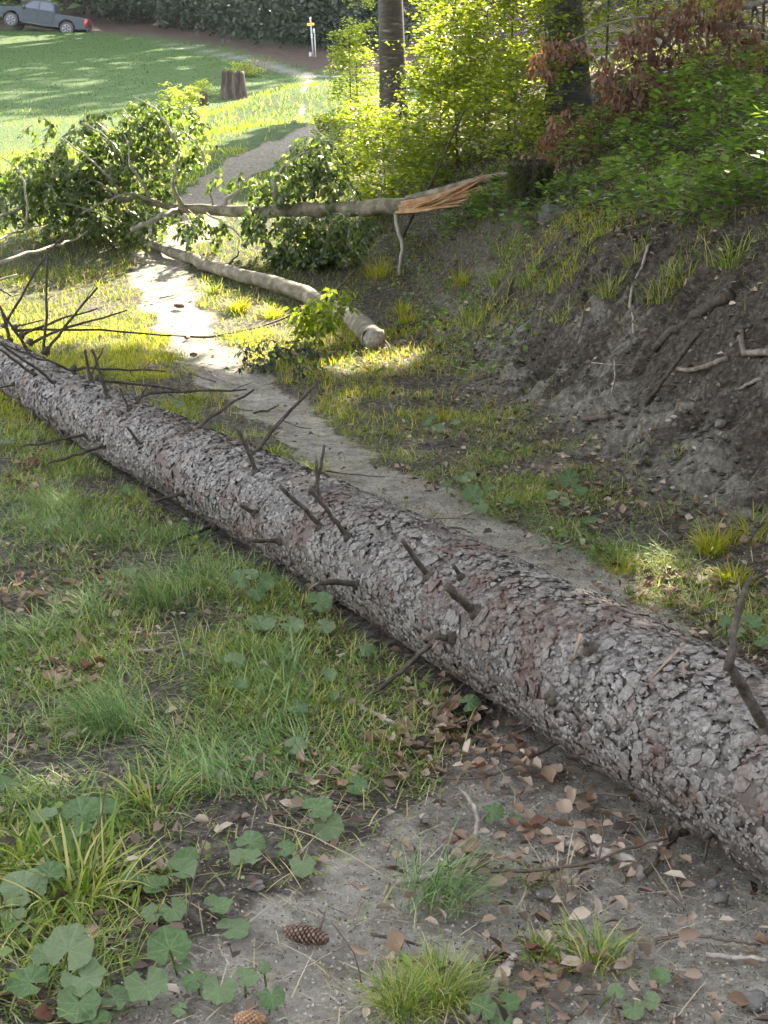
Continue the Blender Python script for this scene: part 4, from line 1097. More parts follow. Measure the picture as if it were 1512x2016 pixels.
# ------------------------------------------------------------------ loose sticks, roots and stalks
def stick(name, pts, r0, r1, mat, label, cat='stick', lift=None, n=None, group=None, torn_end=False, side=None):
    W = [hit(p[0], p[1], (p[2] if len(p) > 2 else r0 * .8)) for p in pts]
    e0 = W[len(W) // 2]
    mb = MB(); P = smooth_path(W, n or max(8, len(pts) * 4), r0 * .25)
    for q in P: q[2] = max(q[2], float(H(q[0], q[1])) + r0 * .3)
    tube(mb, P - e0, np.linspace(r0, r1, len(P)), 8, True, .1)
    for sp in (side or []):
        Ws = [hit(p[0], p[1], (p[2] if len(p) > 2 else .006)) for p in sp]
        tube(mb, smooth_path(Ws, 7, .001) - e0, np.linspace(r1 * .8 + .001, .0012, 7), 5)
    o = mb.build(name, mat, None, True); o.location = tuple(e0)
    return put(o, label, cat, group)
T_ = [
    ([(1082, 1649), (1125, 1662), (1165, 1673), (1222, 1684), (1248, 1702), (1262, 1727)], .010, .013, 'pale_twig', 'thick pale dead stick bent at its right end in front of the log'),
    ([(894, 1708), (1003, 1717, .02), (1095, 1710, .03), (1178, 1695, .04), (1235, 1669, .05), (1314, 1651, .05)], .006, .003, 'brown_twig', 'long thin dark twig crossing over the thick bent stick', [[(1178, 1695, .04), (1160, 1655, .03), (1150, 1600, .02)], [(1095, 1710, .03), (1130, 1680, .04), (1160, 1660, .05)], [(1178, 1695, .04), (1190, 1655, .05), (1182, 1600, .06)]]),
    ([(929, 1583), (942, 1603), (938, 1635), (933, 1658), (910, 1690), (894, 1706), (850, 1726), (783, 1738)], .007, .009, 'pale_twig', 'curved lichen-grey branch lying on the grass edge above the bare soil', [[(929, 1583), (915, 1560), (900, 1545)]]),
    ([(1012, 1883), (990, 1915), (975, 1945), (950, 1975), (925, 2010)], .011, .010, 'pale_twig', 'pale barkless broken stick pointing to the bottom edge'),
    ([(1110, 1455, .03), (1060, 1485, .02), (968, 1530, .015), (900, 1536), (740, 1515)], .004, .003, 'brown_twig', 'thin dark twig reaching out from under the log into the leaf pile'),
    ([(1130, 1566), (1180, 1561, .03), (1238, 1567, .05)], .004, .003, 'brown_twig', 'thin arched twig on bare clay just under the log'),
    ([(1292, 1850), (1330, 1843), (1366, 1842), (1430, 1850), (1498, 1862)], .0045, .003, 'brown_twig', 'dark forked twig lying flat on the bare clay at the right', [[(1366, 1842), (1320, 1846), (1290, 1860)], [(1320, 1845), (1316, 1836)]]),
    ([(1288, 1730), (1310, 1752), (1345, 1789)], .005, .003, 'brown_twig', 'short oblique twig right below the fork of the sticks'),
    ([(1390, 1880), (1440, 1884), (1512, 1890)], .006, .006, 'pale_twig', 'pale brown stick at the lower right edge'),
    ([(690, 1382), (730, 1400), (760, 1416), (815, 1440)], .008, .006, 'pale_twig', 'whitish stick half hidden in the grass left of the rusty leaf pile'),
    ([(820, 1440), (870, 1395, .03), (900, 1360, .06), (935, 1320, .1)], .0035, .002, 'brown_twig', 'thin twig rising to the log above the rusty leaf pile'),
    ([(865, 1254, .20), (842, 1275, .16), (790, 1322, .07), (722, 1378, .01)], .010, .006, 'dead_twig', 'snapped spruce branch hanging down from the log to the grass'),
    ([(238, 1232), (200, 1280), (159, 1326)], .0045, .003, 'brown_twig', 'dark twig lying obliquely in the left grass'),
    ([(242, 1243), (290, 1247), (341, 1246)], .005, .004, 'pale_twig', 'small pale stick in the left grass'),
    ([(258, 1282), (310, 1280), (357, 1263)], .007, .005, 'pale_twig', 'whitish twig beneath the curled rust leaf in the left grass'),
    ([(450, 1260), (520, 1240), (560, 1228)], .006, .004, 'pale_twig', 'grey stick under the pale round leaves near the log'),
    ([(639, 927), (682, 933), (758, 939)], .005, .003, 'brown_twig', 'slim dark twig across the footpath beyond the log'),
    ([(670, 973), (720, 968), (790, 1018)], .006, .004, 'brown_twig', 'dark crooked twig with bark scraps at the path side of the log'),
    ([(840, 1022), (880, 1020), (935, 1022)], .003, .002, 'brown_twig', 'fine twig on the pale footpath'),
    ([(905, 1015), (950, 1003), (962, 995)], .008, .006, 'pale_twig', 'short pale stick at the right edge of the footpath'),
    ([(344, 712), (395, 722), (430, 745), (470, 757)], .012, .008, 'pale_twig', 'curved pale stick on the sunlit part of the path'),
    ([(344, 712), (390, 742), (425, 752)], .008, .005, 'brown_twig', 'dark stick running beside the curved pale stick'),
    ([(314, 587), (345, 580), (372, 566)], .011, .006, 'branch_pale', 'short curved stick on the far sunlit path'),
    ([(366, 663), (420, 663), (470, 660)], .012, .008, 'dead_twig', 'dead branch end lying across the sunlit path'),
    ([(500, 813), (530, 808), (548, 797)], .009, .006, 'dead_twig', 'small dark stick on the path at the end of the long log twig'),
    ([(555, 827), (590, 842), (612, 843)], .006, .004, 'brown_twig', 'thin dark forked twig on the grey path'),
    ([(460, 800), (480, 808), (498, 808)], .006, .004, 'brown_twig', 'tiny dark twig beside the grey path'),
    ([(1299, 476), (1261, 529), (1242, 581), (1240, 612), (1248, 656)], .012, .010, 'pale_twig', 'long whitish curved branch lying down the dark bank'),
    ([(1382, 649, .12), (1330, 715, .08), (1272, 796)], .014, .012, 'dead_twig', 'straight brown pole leaning on the bank face', [[(1300, 760, .06), (1322, 757, .08)]]),
    ([(1334, 726, .04), (1350, 731, .05), (1375, 726, .05), (1402, 719, .05), (1434, 706, .03)], .014, .018, 'root', 'gnarled pale root sticking out of the bare bank', None, 'root'),
    ([(1441, 678, .03), (1463, 695, .04), (1515, 694, .04)], .017, .02, 'root', 'thick pale root at the right edge of the bank', None, 'root'),
    ([(1209, 708, .05), (1211, 740, .05), (1204, 776)], .006, .005, 'pale_twig', 'thin white upright twig on the bare grey bank', [[(1165, 714, .05), (1209, 718, .05), (1240, 719, .04)]]),
    ([(1148, 825, .03), (1170, 824, .03), (1198, 820, .03)], .018, .016, 'brown_twig', 'stubby root end poking out of the lower bank', None, 'root'),
    ([(1288, 689, .03), (1345, 643, .04), (1400, 602, .04), (1441, 577, .03)], .030, .036, 'dead_twig', 'dark thick rotten branch embedded in the bank', None, 'branch'),
    ([(959, 682), (945, 700), (929, 721)], .008, .005, 'dead_twig', 'short dark stick on the left part of the bank'),
    ([(1150, 611), (1140, 660), (1118, 720)], .005, .003, 'brown_twig', 'thin root hanging down the middle of the bank'),
    ([(980, 590), (930, 690), (880, 760)], .006, .004, 'brown_twig', 'thin dark runner lying down the left side of the bank'),
    ([(1500, 745, .03), (1475, 755, .03), (1455, 768)], .012, .009, 'root', 'short pale stick below the thick roots at the right edge'),
    ([(1410, 835), (1355, 860), (1330, 868)], .009, .006, 'dead_twig', 'dark twig across the bare bank at the right'),
    ([(0, 517, .35), (93, 488, .35), (152, 471, .3), (172, 455, .3)], .022, .009, 'branch_pale', 'long pale branch reaching in from the left over the golden grass', None, 'branch'),
    ([(-20, 436, .5), (60, 402, .5), (113, 381, .5)], .022, .012, 'branch_pale', 'upper pale branch reaching in from the left edge', None, 'branch'),
    ([(-20, 478, .4), (45, 452, .4), (92, 441, .35)], .014, .006, 'branch_pale', 'middle pale branch at the left edge above the golden grass', None, 'branch'),
    ([(-20, 556, .25), (33, 541, .3)], .016, .010, 'branch_pale', 'short pale branch end at the left edge', None, 'branch'),
    ([(0, 569, .3), (22, 582, .25)], .012, .008, 'dead_twig', 'short dark broken twig at the left edge', None, 'branch'),
    ([(927, 193, 1.0), (888, 273, .9), (859, 341, .75), (819, 412, .55), (794, 466, .1)], .009, .013, 'dead_twig', 'slender leaning dead sapling in front of the splintered trunk', None, 'branch'),
    ([(640, 335, .15), (700, 330, .12), (720, 322, .1)], .03, .02, 'branch_pale', 'pale fallen limb piece in the shade right of the hanging leaves', None, 'branch'),
    ([(1512, 1330, .02), (1480, 1322, .02), (1440, 1330)], .006, .004, 'brown_twig', 'thin twig behind the log near the right edge'),
    ([(1050, 1085), (1100, 1075), (1130, 1062)], .007, .004, 'pale_twig', 'small stick among leaves right of the footpath'),
    ([(870, 1040), (905, 1038), (930, 1050)], .006, .004, 'brown_twig', 'small brown twig at the edge of the footpath'),
    ([(630, 1830, 0), (640, 1800, .02), (625, 1790)], .003, .002, 'brown_twig', 'tiny twig above the cone'),
    ([(430, 1860), (445, 1890), (455, 1905)], .0035, .002, 'pale_twig', 'fine pale twig on the bare soil left of the cone'),
    ([(560, 1925), (620, 1895), (670, 1865)], .002, .0015, 'pale_twig', 'fine straw-like twig on the bare soil below the cone'),
    ([(730, 1840), (790, 1850), (830, 1862)], .005, .003, 'dead_twig', 'dark twig right of the cone pointing to the pink leaf'),
]
T_ = [t for t in T_]
for t in T_:
    pts, r0, r1, mt, lab = t[:5]
    side = t[5] if len(t) > 5 else None; cat = t[6] if len(t) > 6 else 'stick'
    stick({'root': 'root', 'branch': 'fallen_branch'}.get(cat, 'twig'), pts, r0, r1, M[mt], lab, cat, side=side)
# standing thin stalks
for pts, r0, lab, mt in [([(175, 1734, 0), (200, 1600, .22), (225, 1450, .48)], .0022, 'thin dark dead flower stalk standing in the left grass', 'brown_twig'),
                         ([(360, 1833, 0), (395, 1680, .17), (456, 1516, .38)], .0022, 'thin dark dead stalk rising behind the crinkled round leaf', 'brown_twig'),
                         ([(712, 1938, 0), (700, 1880, .05), (652, 1815, .1)], .002, 'thin curved dark stalk beside the cone', 'brown_twig'),
                         ([(770, 1734, .02), (700, 1690, .05), (612, 1642, .08), (522, 1619, .06)], .0022, 'long pale dry grass stalk lying bent above the bare soil', 'straw')]:
    W = [];
    b = hit(pts[0][0], pts[0][1]); zb = project(b)[2]
    for (u, v, h) in pts:
        W.append(at(u, v, zb) if mt == 'brown_twig' else hit(u, v, h))
    mb = MB(); tube(mb, smooth_path(W, 12, .001) - b, np.linspace(r0, r0 * .5, 12), 5); o = mb.build('dry_stalk', M[mt]); o.location = tuple(b); put(o, lab, 'stalk')
#GRASS
# ------------------------------------------------------------------ grass
def underlog(x, y, w=.17):
    rel = np.stack([x - LA[0], y - LA[1]], -1); d2 = LDIR[:2] / np.linalg.norm(LDIR[:2])
    s = rel @ d2; dist = np.abs(rel[..., 0] * d2[1] - rel[..., 1] * d2[0])
    return (dist < w) & (s > -2) & (s < LLEN + 2)
def fan(n, y0, y1, tmax, p=1.0, off=.45):
    y = y0 + (y1 - y0) * rng.random(n) ** p
    x = rng.uniform(-tmax, tmax, n) * (y + off)
    return x, y
def gfield(n, y0, y1, tmax, dens, p=1.0):
    x, y = fan(n, y0, y1, tmax, p)
    P = np.stack([x, y, H(x, y)], 1)
    u, v, z = project(P)
    d = dens(x, y, u, v)
    k = rng.random(n) < d
    return P[k], u[k], v[k]
def g_near(x, y, u, v):
    g = table(G_ROWS, u, v)
    patch = np.clip(.42 + 2.6 * fbm(x * 2.6, y * 2.6, 91, 3), .05, 1.1)
    return g * patch * (1 - np.clip(pathness(x, y) * 1.25, 0, .985)) * ~underlog(x, y)
def wind(x, y):
    return 3.14 * 1.1 + 2.6 * fbm(x * 1.1, y * 1.1, 95) * 2
def grass_obj(name, mat, P, Lr, W, leanr, curlr, label=None, seg=3, head=None, Lmul=None):
    n = len(P)
    if n == 0: return
    mb = MB(); L = rng.uniform(*Lr, n) * (1 if Lmul is None else Lmul)
    hd = rng.uniform(0, 6.283, n) if head is None else head + rng.normal(0, 1.0, n)
    blades(mb, P, hd, L, rng.uniform(.7, 1.3, n) * W, rng.uniform(*leanr, n), rng.uniform(*curlr, n), seg)
    o = mb.build(name, mat)
    return put(o, label or name.replace('_', ' '), 'grass', None, 'stuff')
P, u, v = gfield(560000, 2.2, 13.5, .33, g_near)
blue = (fbm(P[:, 0] * 1.3, P[:, 1] * 1.3, 97) + .25 * ((u < 620) & (v > 1000) & (v < 1620))) + rng.normal(0, .12, len(P)) > .27
Lm = .7 + 1.1 * np.clip(fbm(P[:, 0] * 1.7, P[:, 1] * 1.7, 98) + .35, .05, 1)
gold = (rng.random(len(P)) < np.clip((P[:, 1] - 9) / 5, 0, .8) * .9)
k1 = blue & ~gold; k2 = ~blue & ~gold
grass_obj('bluish_grass', M['grass_blue'], P[k1], (.06, .17), .0036, (.5, 1.35), (.3, 1.2), 'long bluish grass combed flat on the shaded verge', 4, wind(P[k1, 0], P[k1, 1]), Lm[k1])
grass_obj('green_grass', M['grass'], P[k2], (.03, .09), .0038, (.3, 1.45), (.1, 1.0), 'mixed short green grass on the shaded verge', 3, None, Lm[k2])
grass_obj('golden_grass', M['grass_gold'], P[gold], (.05, .12), .005, (.1, .8), (.1, 1.0), 'yellow-green grass near the end of the shade', 3)
P, u, v = gfield(100000, 2.2, 12, .36, lambda x, y, u, v: g_near(x, y, u, v) * .6 + .05)
grass_obj('dry_grass', M['straw'], P, (.04, .15), .003, (1.0, 1.55), (0, .3), 'dry straw blades matted in the grass', 3)
P, u, v = gfield(380000, 12.2, 26, .46, lambda x, y, u, v: np.where(v > 378, table(G_ROWS, u, v), .75) * (1 - np.clip(pathness(x, y) * 1.3, 0, .98)) * np.clip(.6 + 1.6 * fbm(x * 1.4, y * 1.4, 93), .12, 1) * (x < foot(y) + 2.5))
bk = bank_d(P[:, 0], P[:, 1]) > .25
grass_obj('bank_grass', M['grass'], P[bk], (.05, .14), .007, (.4, 1.3), (.2, .9), 'sparse green grass on the bank', 3)
P = P[~bk]
kg = rng.random(len(P)) < .6
grass_obj('golden_grass', M['grass_gold'], P[kg], (.05, .12), .0055, (.2, 1.2), (.1, .9), 'golden sunlit grass left of the footpath', 2)
grass_obj('green_grass', M['grass_far'], P[~kg], (.04, .11), .006, (.2, 1.2), (.1, .9), 'short green grass mixed into the golden sunlit patch', 2)
P, u, v = gfield(56000, 25, 47, .36, lambda x, y, u, v: (1 - .85 * pathness(x, y)) * np.where((x > -7) & (x < foot(y) + 3), 1, .55) * np.where((polydist(x, y, PATH) < .9) & (y < 31), .1, 1))
tall = np.where((P[:, 0] > -5.5), 1.0, .45) * (.7 + fbm(P[:, 0] * .6, P[:, 1] * .6, 11))
grass_obj('tall_grass', M['grass_gold'], P[::3], (.12, .28), .012, (.1, .8), (.1, .9), 'tall yellow grass on the sunlit rise', 3, None, tall[::3])
kk = np.ones(len(P), bool); kk[::3] = False
grass_obj('meadow_grass', M['grass_far'], P[kk], (.10, .22), .014, (.1, .9), (.1, .9), 'bright green meadow grass in the sun', 3, None, tall[kk])
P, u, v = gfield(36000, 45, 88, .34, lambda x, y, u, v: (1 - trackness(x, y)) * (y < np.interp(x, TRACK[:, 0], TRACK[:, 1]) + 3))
grass_obj('meadow_grass', M['grass_painted_shade'], P, (.05, .12), .022, (.3, 1.1), (.1, .8), 'mown meadow grass in the shade of the forest', 2)  # far meadow grass, forest shade put into its colour
# ground cover: tiny broad leaves among the grass
def cover(n, y0, y1, dens, L, mat, name, label, tilt=.5, fold=.15, W=.75, up=.01, detail=False):
    P, u, v = gfield(n, y0, y1, .40, dens)
    P[:, 2] += rng.uniform(.002, up, len(P))
    mb = MB(); s = rng.uniform(.6, 1.25, len(P)) * L
    leaves(mb, P, rng.normal(0, 1, P.shape) * [1, 1, .25], rng.normal(0, tilt, P.shape) + [0, 0, 1], s, s * W * rng.uniform(.7, 1.1, len(P)), fold, detail)
    put(mb.build(name, mat), label, 'ground cover' if 'leaf' not in mat.name else 'leaves', None, 'stuff')
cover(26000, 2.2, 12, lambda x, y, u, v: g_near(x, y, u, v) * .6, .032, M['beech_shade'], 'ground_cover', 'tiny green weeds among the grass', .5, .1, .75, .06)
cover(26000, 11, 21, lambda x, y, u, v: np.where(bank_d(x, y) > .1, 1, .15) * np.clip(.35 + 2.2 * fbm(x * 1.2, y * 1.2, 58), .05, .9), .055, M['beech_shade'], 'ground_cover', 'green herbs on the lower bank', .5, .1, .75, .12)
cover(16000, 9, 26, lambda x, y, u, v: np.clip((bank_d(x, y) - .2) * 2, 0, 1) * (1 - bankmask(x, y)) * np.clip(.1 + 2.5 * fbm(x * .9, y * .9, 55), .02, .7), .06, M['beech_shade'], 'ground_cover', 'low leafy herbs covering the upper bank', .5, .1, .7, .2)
def l_near(x, y, u, v):
    return (1 - .75 * pathness(x, y) * (y > 4.3)) * (table(L_ROWS, u, v) ** 1.4 * np.clip(.5 + 2.2 * fbm(x * 2.6, y * 2.6, 71), .05, 1.2)) + .03
cover(40000, 2.2, 14, lambda x, y, u, v: l_near(x, y, u, v) * ~underlog(x, y, .1), .045, M['litter'], 'leaf_litter', 'dead beech leaf litter on the ground', .6, .35, .62, .035, True)
cover(130000, 2.2, 13, lambda x, y, u, v: .2 + .45 * table(L_ROWS, u, v), .012, M['litter'], 'litter_bits', 'small dry bits and chips on the soil', .4, .3, .5, .004)
cover(52000, 6, 26, lambda x, y, u, v: np.clip(bank_d(x, y) * 2, 0, 1) * (.15 + .85 * (1 - bankmask(x, y))) * .9, .055, M['litter'], 'leaf_litter', 'brown leaf litter scattered on the bank', .6, .3, .6, .03)
M['soil_chip'] = leaf_mat('soil_chips', [(.10, .088, .072), (.22, .2, .17), (.38, .355, .31)], 0, None, .9, .1)
cover(70000, 2.2, 7.5, lambda x, y, u, v: .08 + .6 * pathness(x, y), .009, M['soil_chip'], 'soil_bits', 'crumbs of clay on the bare soil', .9, .4, .9, .003)
# needle-thin twig debris
P, u, v = gfield(32000, 2.2, 13, .36, lambda x, y, u, v: .35 + .5 * table(L_ROWS, u, v))
mb = MB(); n = len(P); a = rng.random(n) * 6.283; L = rng.uniform(.01, .09, n) * rng.random(n) ** .5
leaves(mb, P + [0, 0, .006], np.stack([np.cos(a), np.sin(a), rng.normal(0, .12, n)], 1), np.tile([0, 0, 1.], (n, 1)) + rng.normal(0, .2, (n, 3)), L, np.full(n, .0028), .3)
put(mb.build('twig_debris', M['litter']), 'fine twig debris on the soil', 'debris', None, 'stuff')
# pebbles
ico = [(0, 0, 1), (.9, 0, .3), (.28, .85, .3), (-.72, .52, .3), (-.72, -.52, .3), (.28, -.85, .3), (.7, .52, -.4), (-.28, .85, -.4), (-.9, 0, -.4), (-.28, -.85, -.4), (.7, -.52, -.4), (0, 0, -1)]
icf = [(0, 1, 2), (0, 2, 3), (0, 3, 4), (0, 4, 5), (0, 5, 1), (1, 6, 2), (2, 7, 3), (3, 8, 4), (4, 9, 5), (5, 10, 1), (6, 7, 2), (7, 8, 3), (8, 9, 4), (9, 10, 5), (10, 6, 1), (6, 11, 7), (7, 11, 8), (8, 11, 9), (9, 11, 10), (10, 11, 6)]
ico = np.array(ico, float)
P, u, v = gfield(9000, 2.2, 14, .4, lambda x, y, u, v: .5 * np.maximum(pathness(x, y) * .8, bankmask(x, y)))
mb = MB()
for p in P[:3200]:
    s = rng.uniform(.0025, .007) * (1 + (rng.random() < .05) * 1.2)
    mb.add(ico * (1 + rng.normal(0, .25, ico.shape)) * [s * 1.3, s, s * .4] + p, icf)
put(mb.build('gravel', M['stone']), 'small stones on the clay path and bank', 'gravel', None, 'stuff')
P, u, v = gfield(5000, 17, 29, .3, lambda x, y, u, v: pathness(x, y) * .8)
mb = MB()
for p in P[:1]:
    s = rng.uniform(.008, .022)
    mb.add(ico * (1 + rng.normal(0, .15, ico.shape)) * [s * 1.2, s, s * .6] + p, icf)
put(mb.build('gravel', M['stone']), 'stones of the rutted far path', 'gravel', None, 'stuff')
# crumbs of soil on the bank
P, u, v = gfield(26000, 4.5, 14, .34, lambda x, y, u, v: bankmask(x, y) * np.clip(.4 + 2 * fbm(x * 2, y * 2, 66), .05, 1))
mb = MB()
for p in P[:5000]:
    s = rng.uniform(.006, .026)
    mb.add(ico * (1 + rng.normal(0, .22, ico.shape)) * [s, s, s * .7] + p, icf)
M['crumb'] = wood_mat('soil_crumbs', [(.03, .026, .023), (.075, .068, .058), (.15, .145, .13)], 25)
put(mb.build('soil_crumbs', M['crumb']), 'crumbly lumps of soil on the bare bank', 'soil', None, 'stuff')
# hanging fine roots on the bare bank
P, u, v = gfield(5000, 5, 14, .34, lambda x, y, u, v: bankmask(x, y) * np.clip((bank_d(x, y) - .5) * 2, 0, 1) * .5)
grass_obj('fine_roots', M['brown_leaf'], P + [0, 0, .01], (.06, .18), .003, (1.5, 2.1), (.2, .8), 'fine roots hanging from the bare bank', 3, np.full(len(P), 3.6))
bpy.data.objects['fine_roots']['category'] = 'roots'

# ------------------------------------------------------------------ single tufts of grass
TUFT = [(300, 1585, 90, .17, .006, 'grass', 'upright green grass tuft left of centre'), (870, 1960, 420, .13, .0022, 'grass', 'fine bright green grass tuft at the bottom edge'), (790, 1985, 300, .11, .002, 'grass', 'second fine grass tuft beside the bright one at the bottom edge'),
        (150, 1770, 110, .22, .007, 'grass', 'yellowing arching grass tuft above the big butterbur leaf'), (50, 1690, 70, .16, .006, 'grass', 'arching grass tuft at the left edge of the photo'), (230, 1440, 330, .26, .003, 'grass_blue', 'big bluish drooping grass tuft on the left'),
        (330, 1190, 280, .26, .003, 'grass_blue', 'dark bluish drooping tuft left of the middle of the log'), (120, 1010, 260, .24, .003, 'grass_blue', 'long bluish tuft in the upper left grass'), (420, 1560, 120, .2, .003, 'grass_blue', 'thin bluish tuft right of the upright green tuft'),
        (850, 1765, 190, .2, .0026, 'grass_blue', 'combed grey-green tuft above the pink leaf'), (1170, 1895, 90, .12, .004, 'grass', 'sparse tuft at the right of the pale thick stick'), (1060, 1880, 90, .07, .004, 'grass', 'low leafy tuft beside the pale thick stick'),
        (1050, 1735, 50, .06, .004, 'grass', 'tiny tuft under the long thin twig'), (1100, 1740, 30, .13, .003, 'straw', 'dry upright seedling tuft on the bare clay'), (1400, 1085, 160, .17, .006, 'grass_gold', 'glowing yellow-green tuft in the sunlit spot'),
        (1440, 1150, 260, .12, .005, 'grass_gold', 'low bright tuft at the front of the sunlit spot'), (1225, 1125, 70, .12, .005, 'grass_gold', 'small golden tuft left of the sunlit spot'), (1480, 1060, 60, .2, .006, 'grass_gold', 'tall yellow grass sprig at the right of the sunlit spot'),
        (1050, 985, 260, .11, .004, 'grass', 'fresh green tuft on the verge beyond the footpath'), (540, 900, 200, .12, .005, 'grass', 'green tuft between the log and the path'), (620, 930, 160, .11, .005, 'grass', 'green tuft behind the middle of the log'),
        (380, 790, 160, .14, .006, 'grass', 'green tuft among the dead twigs behind the log'), (1260, 1180, 70, .1, .004, 'grass', 'small green tuft behind the log at the right'), (1320, 1190, 60, .1, .004, 'grass', 'green tuft near the sunlit leaves behind the log'),
        (745, 545, 120, .28, .008, 'grass_gold', 'golden arching sedge tuft above the broken trunk end'), (800, 635, 90, .25, .008, 'grass_gold', 'sedge tuft right of the broken trunk end'), (790, 615, 70, .2, .008, 'grass_gold', 'small sedge tuft just above the broken trunk end'),
        (470, 610, 140, .2, .009, 'grass_gold', 'golden grass clump between path and diagonal trunk'), (540, 625, 120, .2, .009, 'grass_gold', 'golden grass clump at the diagonal trunk'), (420, 575, 90, .18, .009, 'grass', 'dark green clump at the path edge by the diagonal trunk'),
        (1040, 560, 80, .26, .006, 'grass', 'green sedge tuft on the upper bank, leftmost of three'), (1095, 570, 80, .26, .006, 'grass', 'green sedge tuft on the upper bank, middle of three'), (1140, 530, 80, .26, .006, 'grass', 'green sedge tuft on the upper bank, highest of three'),
        (1110, 630, 60, .2, .006, 'grass', 'small sedge tuft at the lip of the bare bank'), (1200, 580, 70, .24, .006, 'grass', 'sedge tuft left of the long whitish branch'), (1300, 590, 90, .24, .006, 'grass', 'sedge tuft right of the long whitish branch'),
        (1340, 560, 70, .24, .006, 'grass', 'sedge tuft above the dark rotten branch'), (1440, 520, 90, .28, .006, 'grass', 'large sedge tuft high on the bank at the right'), (1000, 500, 80, .3, .006, 'grass', 'sedge tuft below the torn wood'),
        (940, 640, 70, .4, .006, 'grass', 'long trailing grass on the left of the bank'), (1330, 900, 40, .09, .005, 'grass', 'tiny dark tuft low on the bare bank'), (1180, 470, 80, .24, .006, 'grass', 'sedge tuft below the small grey rock'), (1250, 520, 70, .22, .006, 'grass', 'sedge tuft at the top of the long whitish branch'),
        (980, 560, 80, .28, .006, 'grass', 'sedge tuft on the bank under the fallen trunk'), (905, 560, 70, .24, .007, 'grass_gold', 'sunny sedge tuft on the bank under the fallen trunk'), (580, 1080, 150, .15, .003, 'grass', 'grass tuft leaning on the near side of the log'), (400, 1010, 160, .15, .003, 'grass', 'yellow-green grass clump at the near side of the log'),
        (600, 470, 90, .26, .009, 'grass_gold', 'sunlit grass clump under the fallen trunk'), (560, 520, 90, .24, .009, 'grass_gold', 'sunlit grass clump behind the diagonal trunk'), (500, 465, 70, .24, .009, 'grass', 'green clump right of the path under the trunk')]
for (u, v, n, L, W, mt, lab) in TUFT:
    b = hit(u, v); r = L * .45
    P = np.stack([rng.normal(0, r * .5, n), rng.normal(0, r * .5, n), np.zeros(n)], 1)
    P[:, 2] = H(P[:, 0] + b[0], P[:, 1] + b[1]) - b[2] - .004
    hd = np.arctan2(P[:, 1], P[:, 0]) + rng.normal(0, .7, n)
    fl = mt == 'grass_blue' or n > 250
    if mt == 'grass_blue': hd = rng.normal(3.3 if u < 700 else 5.9, .9, n)
    mb = MB(); P2_ = P.copy(); P2_[:, 2] = np.maximum(P2_[:, 2], -.02)
    blades(mb, P2_, hd, rng.uniform(.5, 1.15, n) * L, rng.uniform(.7, 1.3, n) * W, rng.uniform(.05, .7, n), rng.uniform(.5, 1.9, n), 5)
    o = mb.build('grass_tuft', M[mt]); o.location = tuple(b); put(o, lab, 'grass tuft', 'grass tufts')

# ------------------------------------------------------------------ butterbur plants with round lobed leaves
def colt_mat():
    m, nt, out = nodes('butterbur_leaf')
    a = N(nt, 'ShaderNodeAttribute'); a.attribute_name = 'vein'
    oi = N(nt, 'ShaderNodeObjectInfo'); tc = N(nt, 'ShaderNodeTexCoord')
    c = ramp(nt, noise(nt, tc.outputs['Object'], 3.5, 5, .6), [(.3, (.05, .11, .03)), (.7, (.115, .185, .06))])
    c = mixc(nt, ramp(nt, oi.outputs['Random'], [(.2, (0, 0, 0)), (1, (.7,) * 3)]), c, (.20, .25, .13))
    c = mixc(nt, math_(nt, 'MULTIPLY', a.outputs['Fac'], .55), c, (.26, .33, .22))
    p = N(nt, 'ShaderNodeBsdfPrincipled'); nt.links.new(c, p.inputs['Base Color']); p.inputs['Roughness'].default_value = .55
    t = N(nt, 'ShaderNodeBsdfTranslucent'); nt.links.new(c, t.inputs[0])
    mx = N(nt, 'ShaderNodeMixShader'); mx.inputs[0].default_value = .2
    b = N(nt, 'ShaderNodeBump'); b.inputs['Strength'].default_value = .4; b.inputs['Distance'].default_value = .05
    nt.links.new(noise(nt, tc.outputs['Object'], 9, 4, .6), b.inputs['Height']); nt.links.new(b.outputs[0], p.inputs['Normal'])
    nt.links.new(p.outputs[0], mx.inputs[1]); nt.links.new(t.outputs[0], mx.inputs[2]); nt.links.new(mx.outputs[0], out.inputs[0])
    return m
M['colt'] = colt_mat()
def round_leaf(seed):
    r_ = np.random.default_rng(seed); K = 61; RG = [.0, .2, .42, .64, .84, 1.0]
    th = np.linspace(-2.78, 2.78, K); ph = r_.uniform(0, 6)
    lob = 1 + .055 * np.cos(th * 7.2 + .3) + .03 * np.abs(np.sin(th * 14 + ph)) + r_.normal(0, .012, K)
    lob *= 1 - .16 * np.clip((np.abs(th) - 2.2) / .6, 0, 1) + .08 * np.cos(th)
    V = []; ve = []
    va = np.array([-2.2, -1.45, -.72, 0, .72, 1.45, 2.2])
    dist = np.min(np.abs(th[:, None] - va[None]), 1)
    wav = r_.uniform(.07, .17); cup = r_.uniform(-.25, .3); p1, p2 = r_.uniform(0, 6, 2)
    for g in RG:
        x = np.cos(th) * lob * g; y = np.sin(th) * lob * g
        z = cup * g ** 2 + wav * g ** 2 * np.sin(th * 3 + p1) + .05 * g ** 3 * np.sin(th * 8 + p2) + .055 * g * np.clip(dist / .36, 0, 1) - .02 * g
        V.append(np.stack([x, y, z], 1)); ve.append(np.clip(1 - dist * (g + .15) / .045, 0, 1) * (1 - .5 * g))
    V = np.concatenate(V); ve = np.concatenate(ve)
    i = np.arange(len(RG) - 1)[:, None] * K; j = np.arange(K - 1)[None]
    Q = np.stack([i + j, i + K + j, i + K + j + 1, i + j + 1], -1).reshape(-1, 4)
    o = build('leaf', V, Q, M['colt'], None, True, {'vein': ve}, False); me = o.data; bpy.data.objects.remove(o); return me
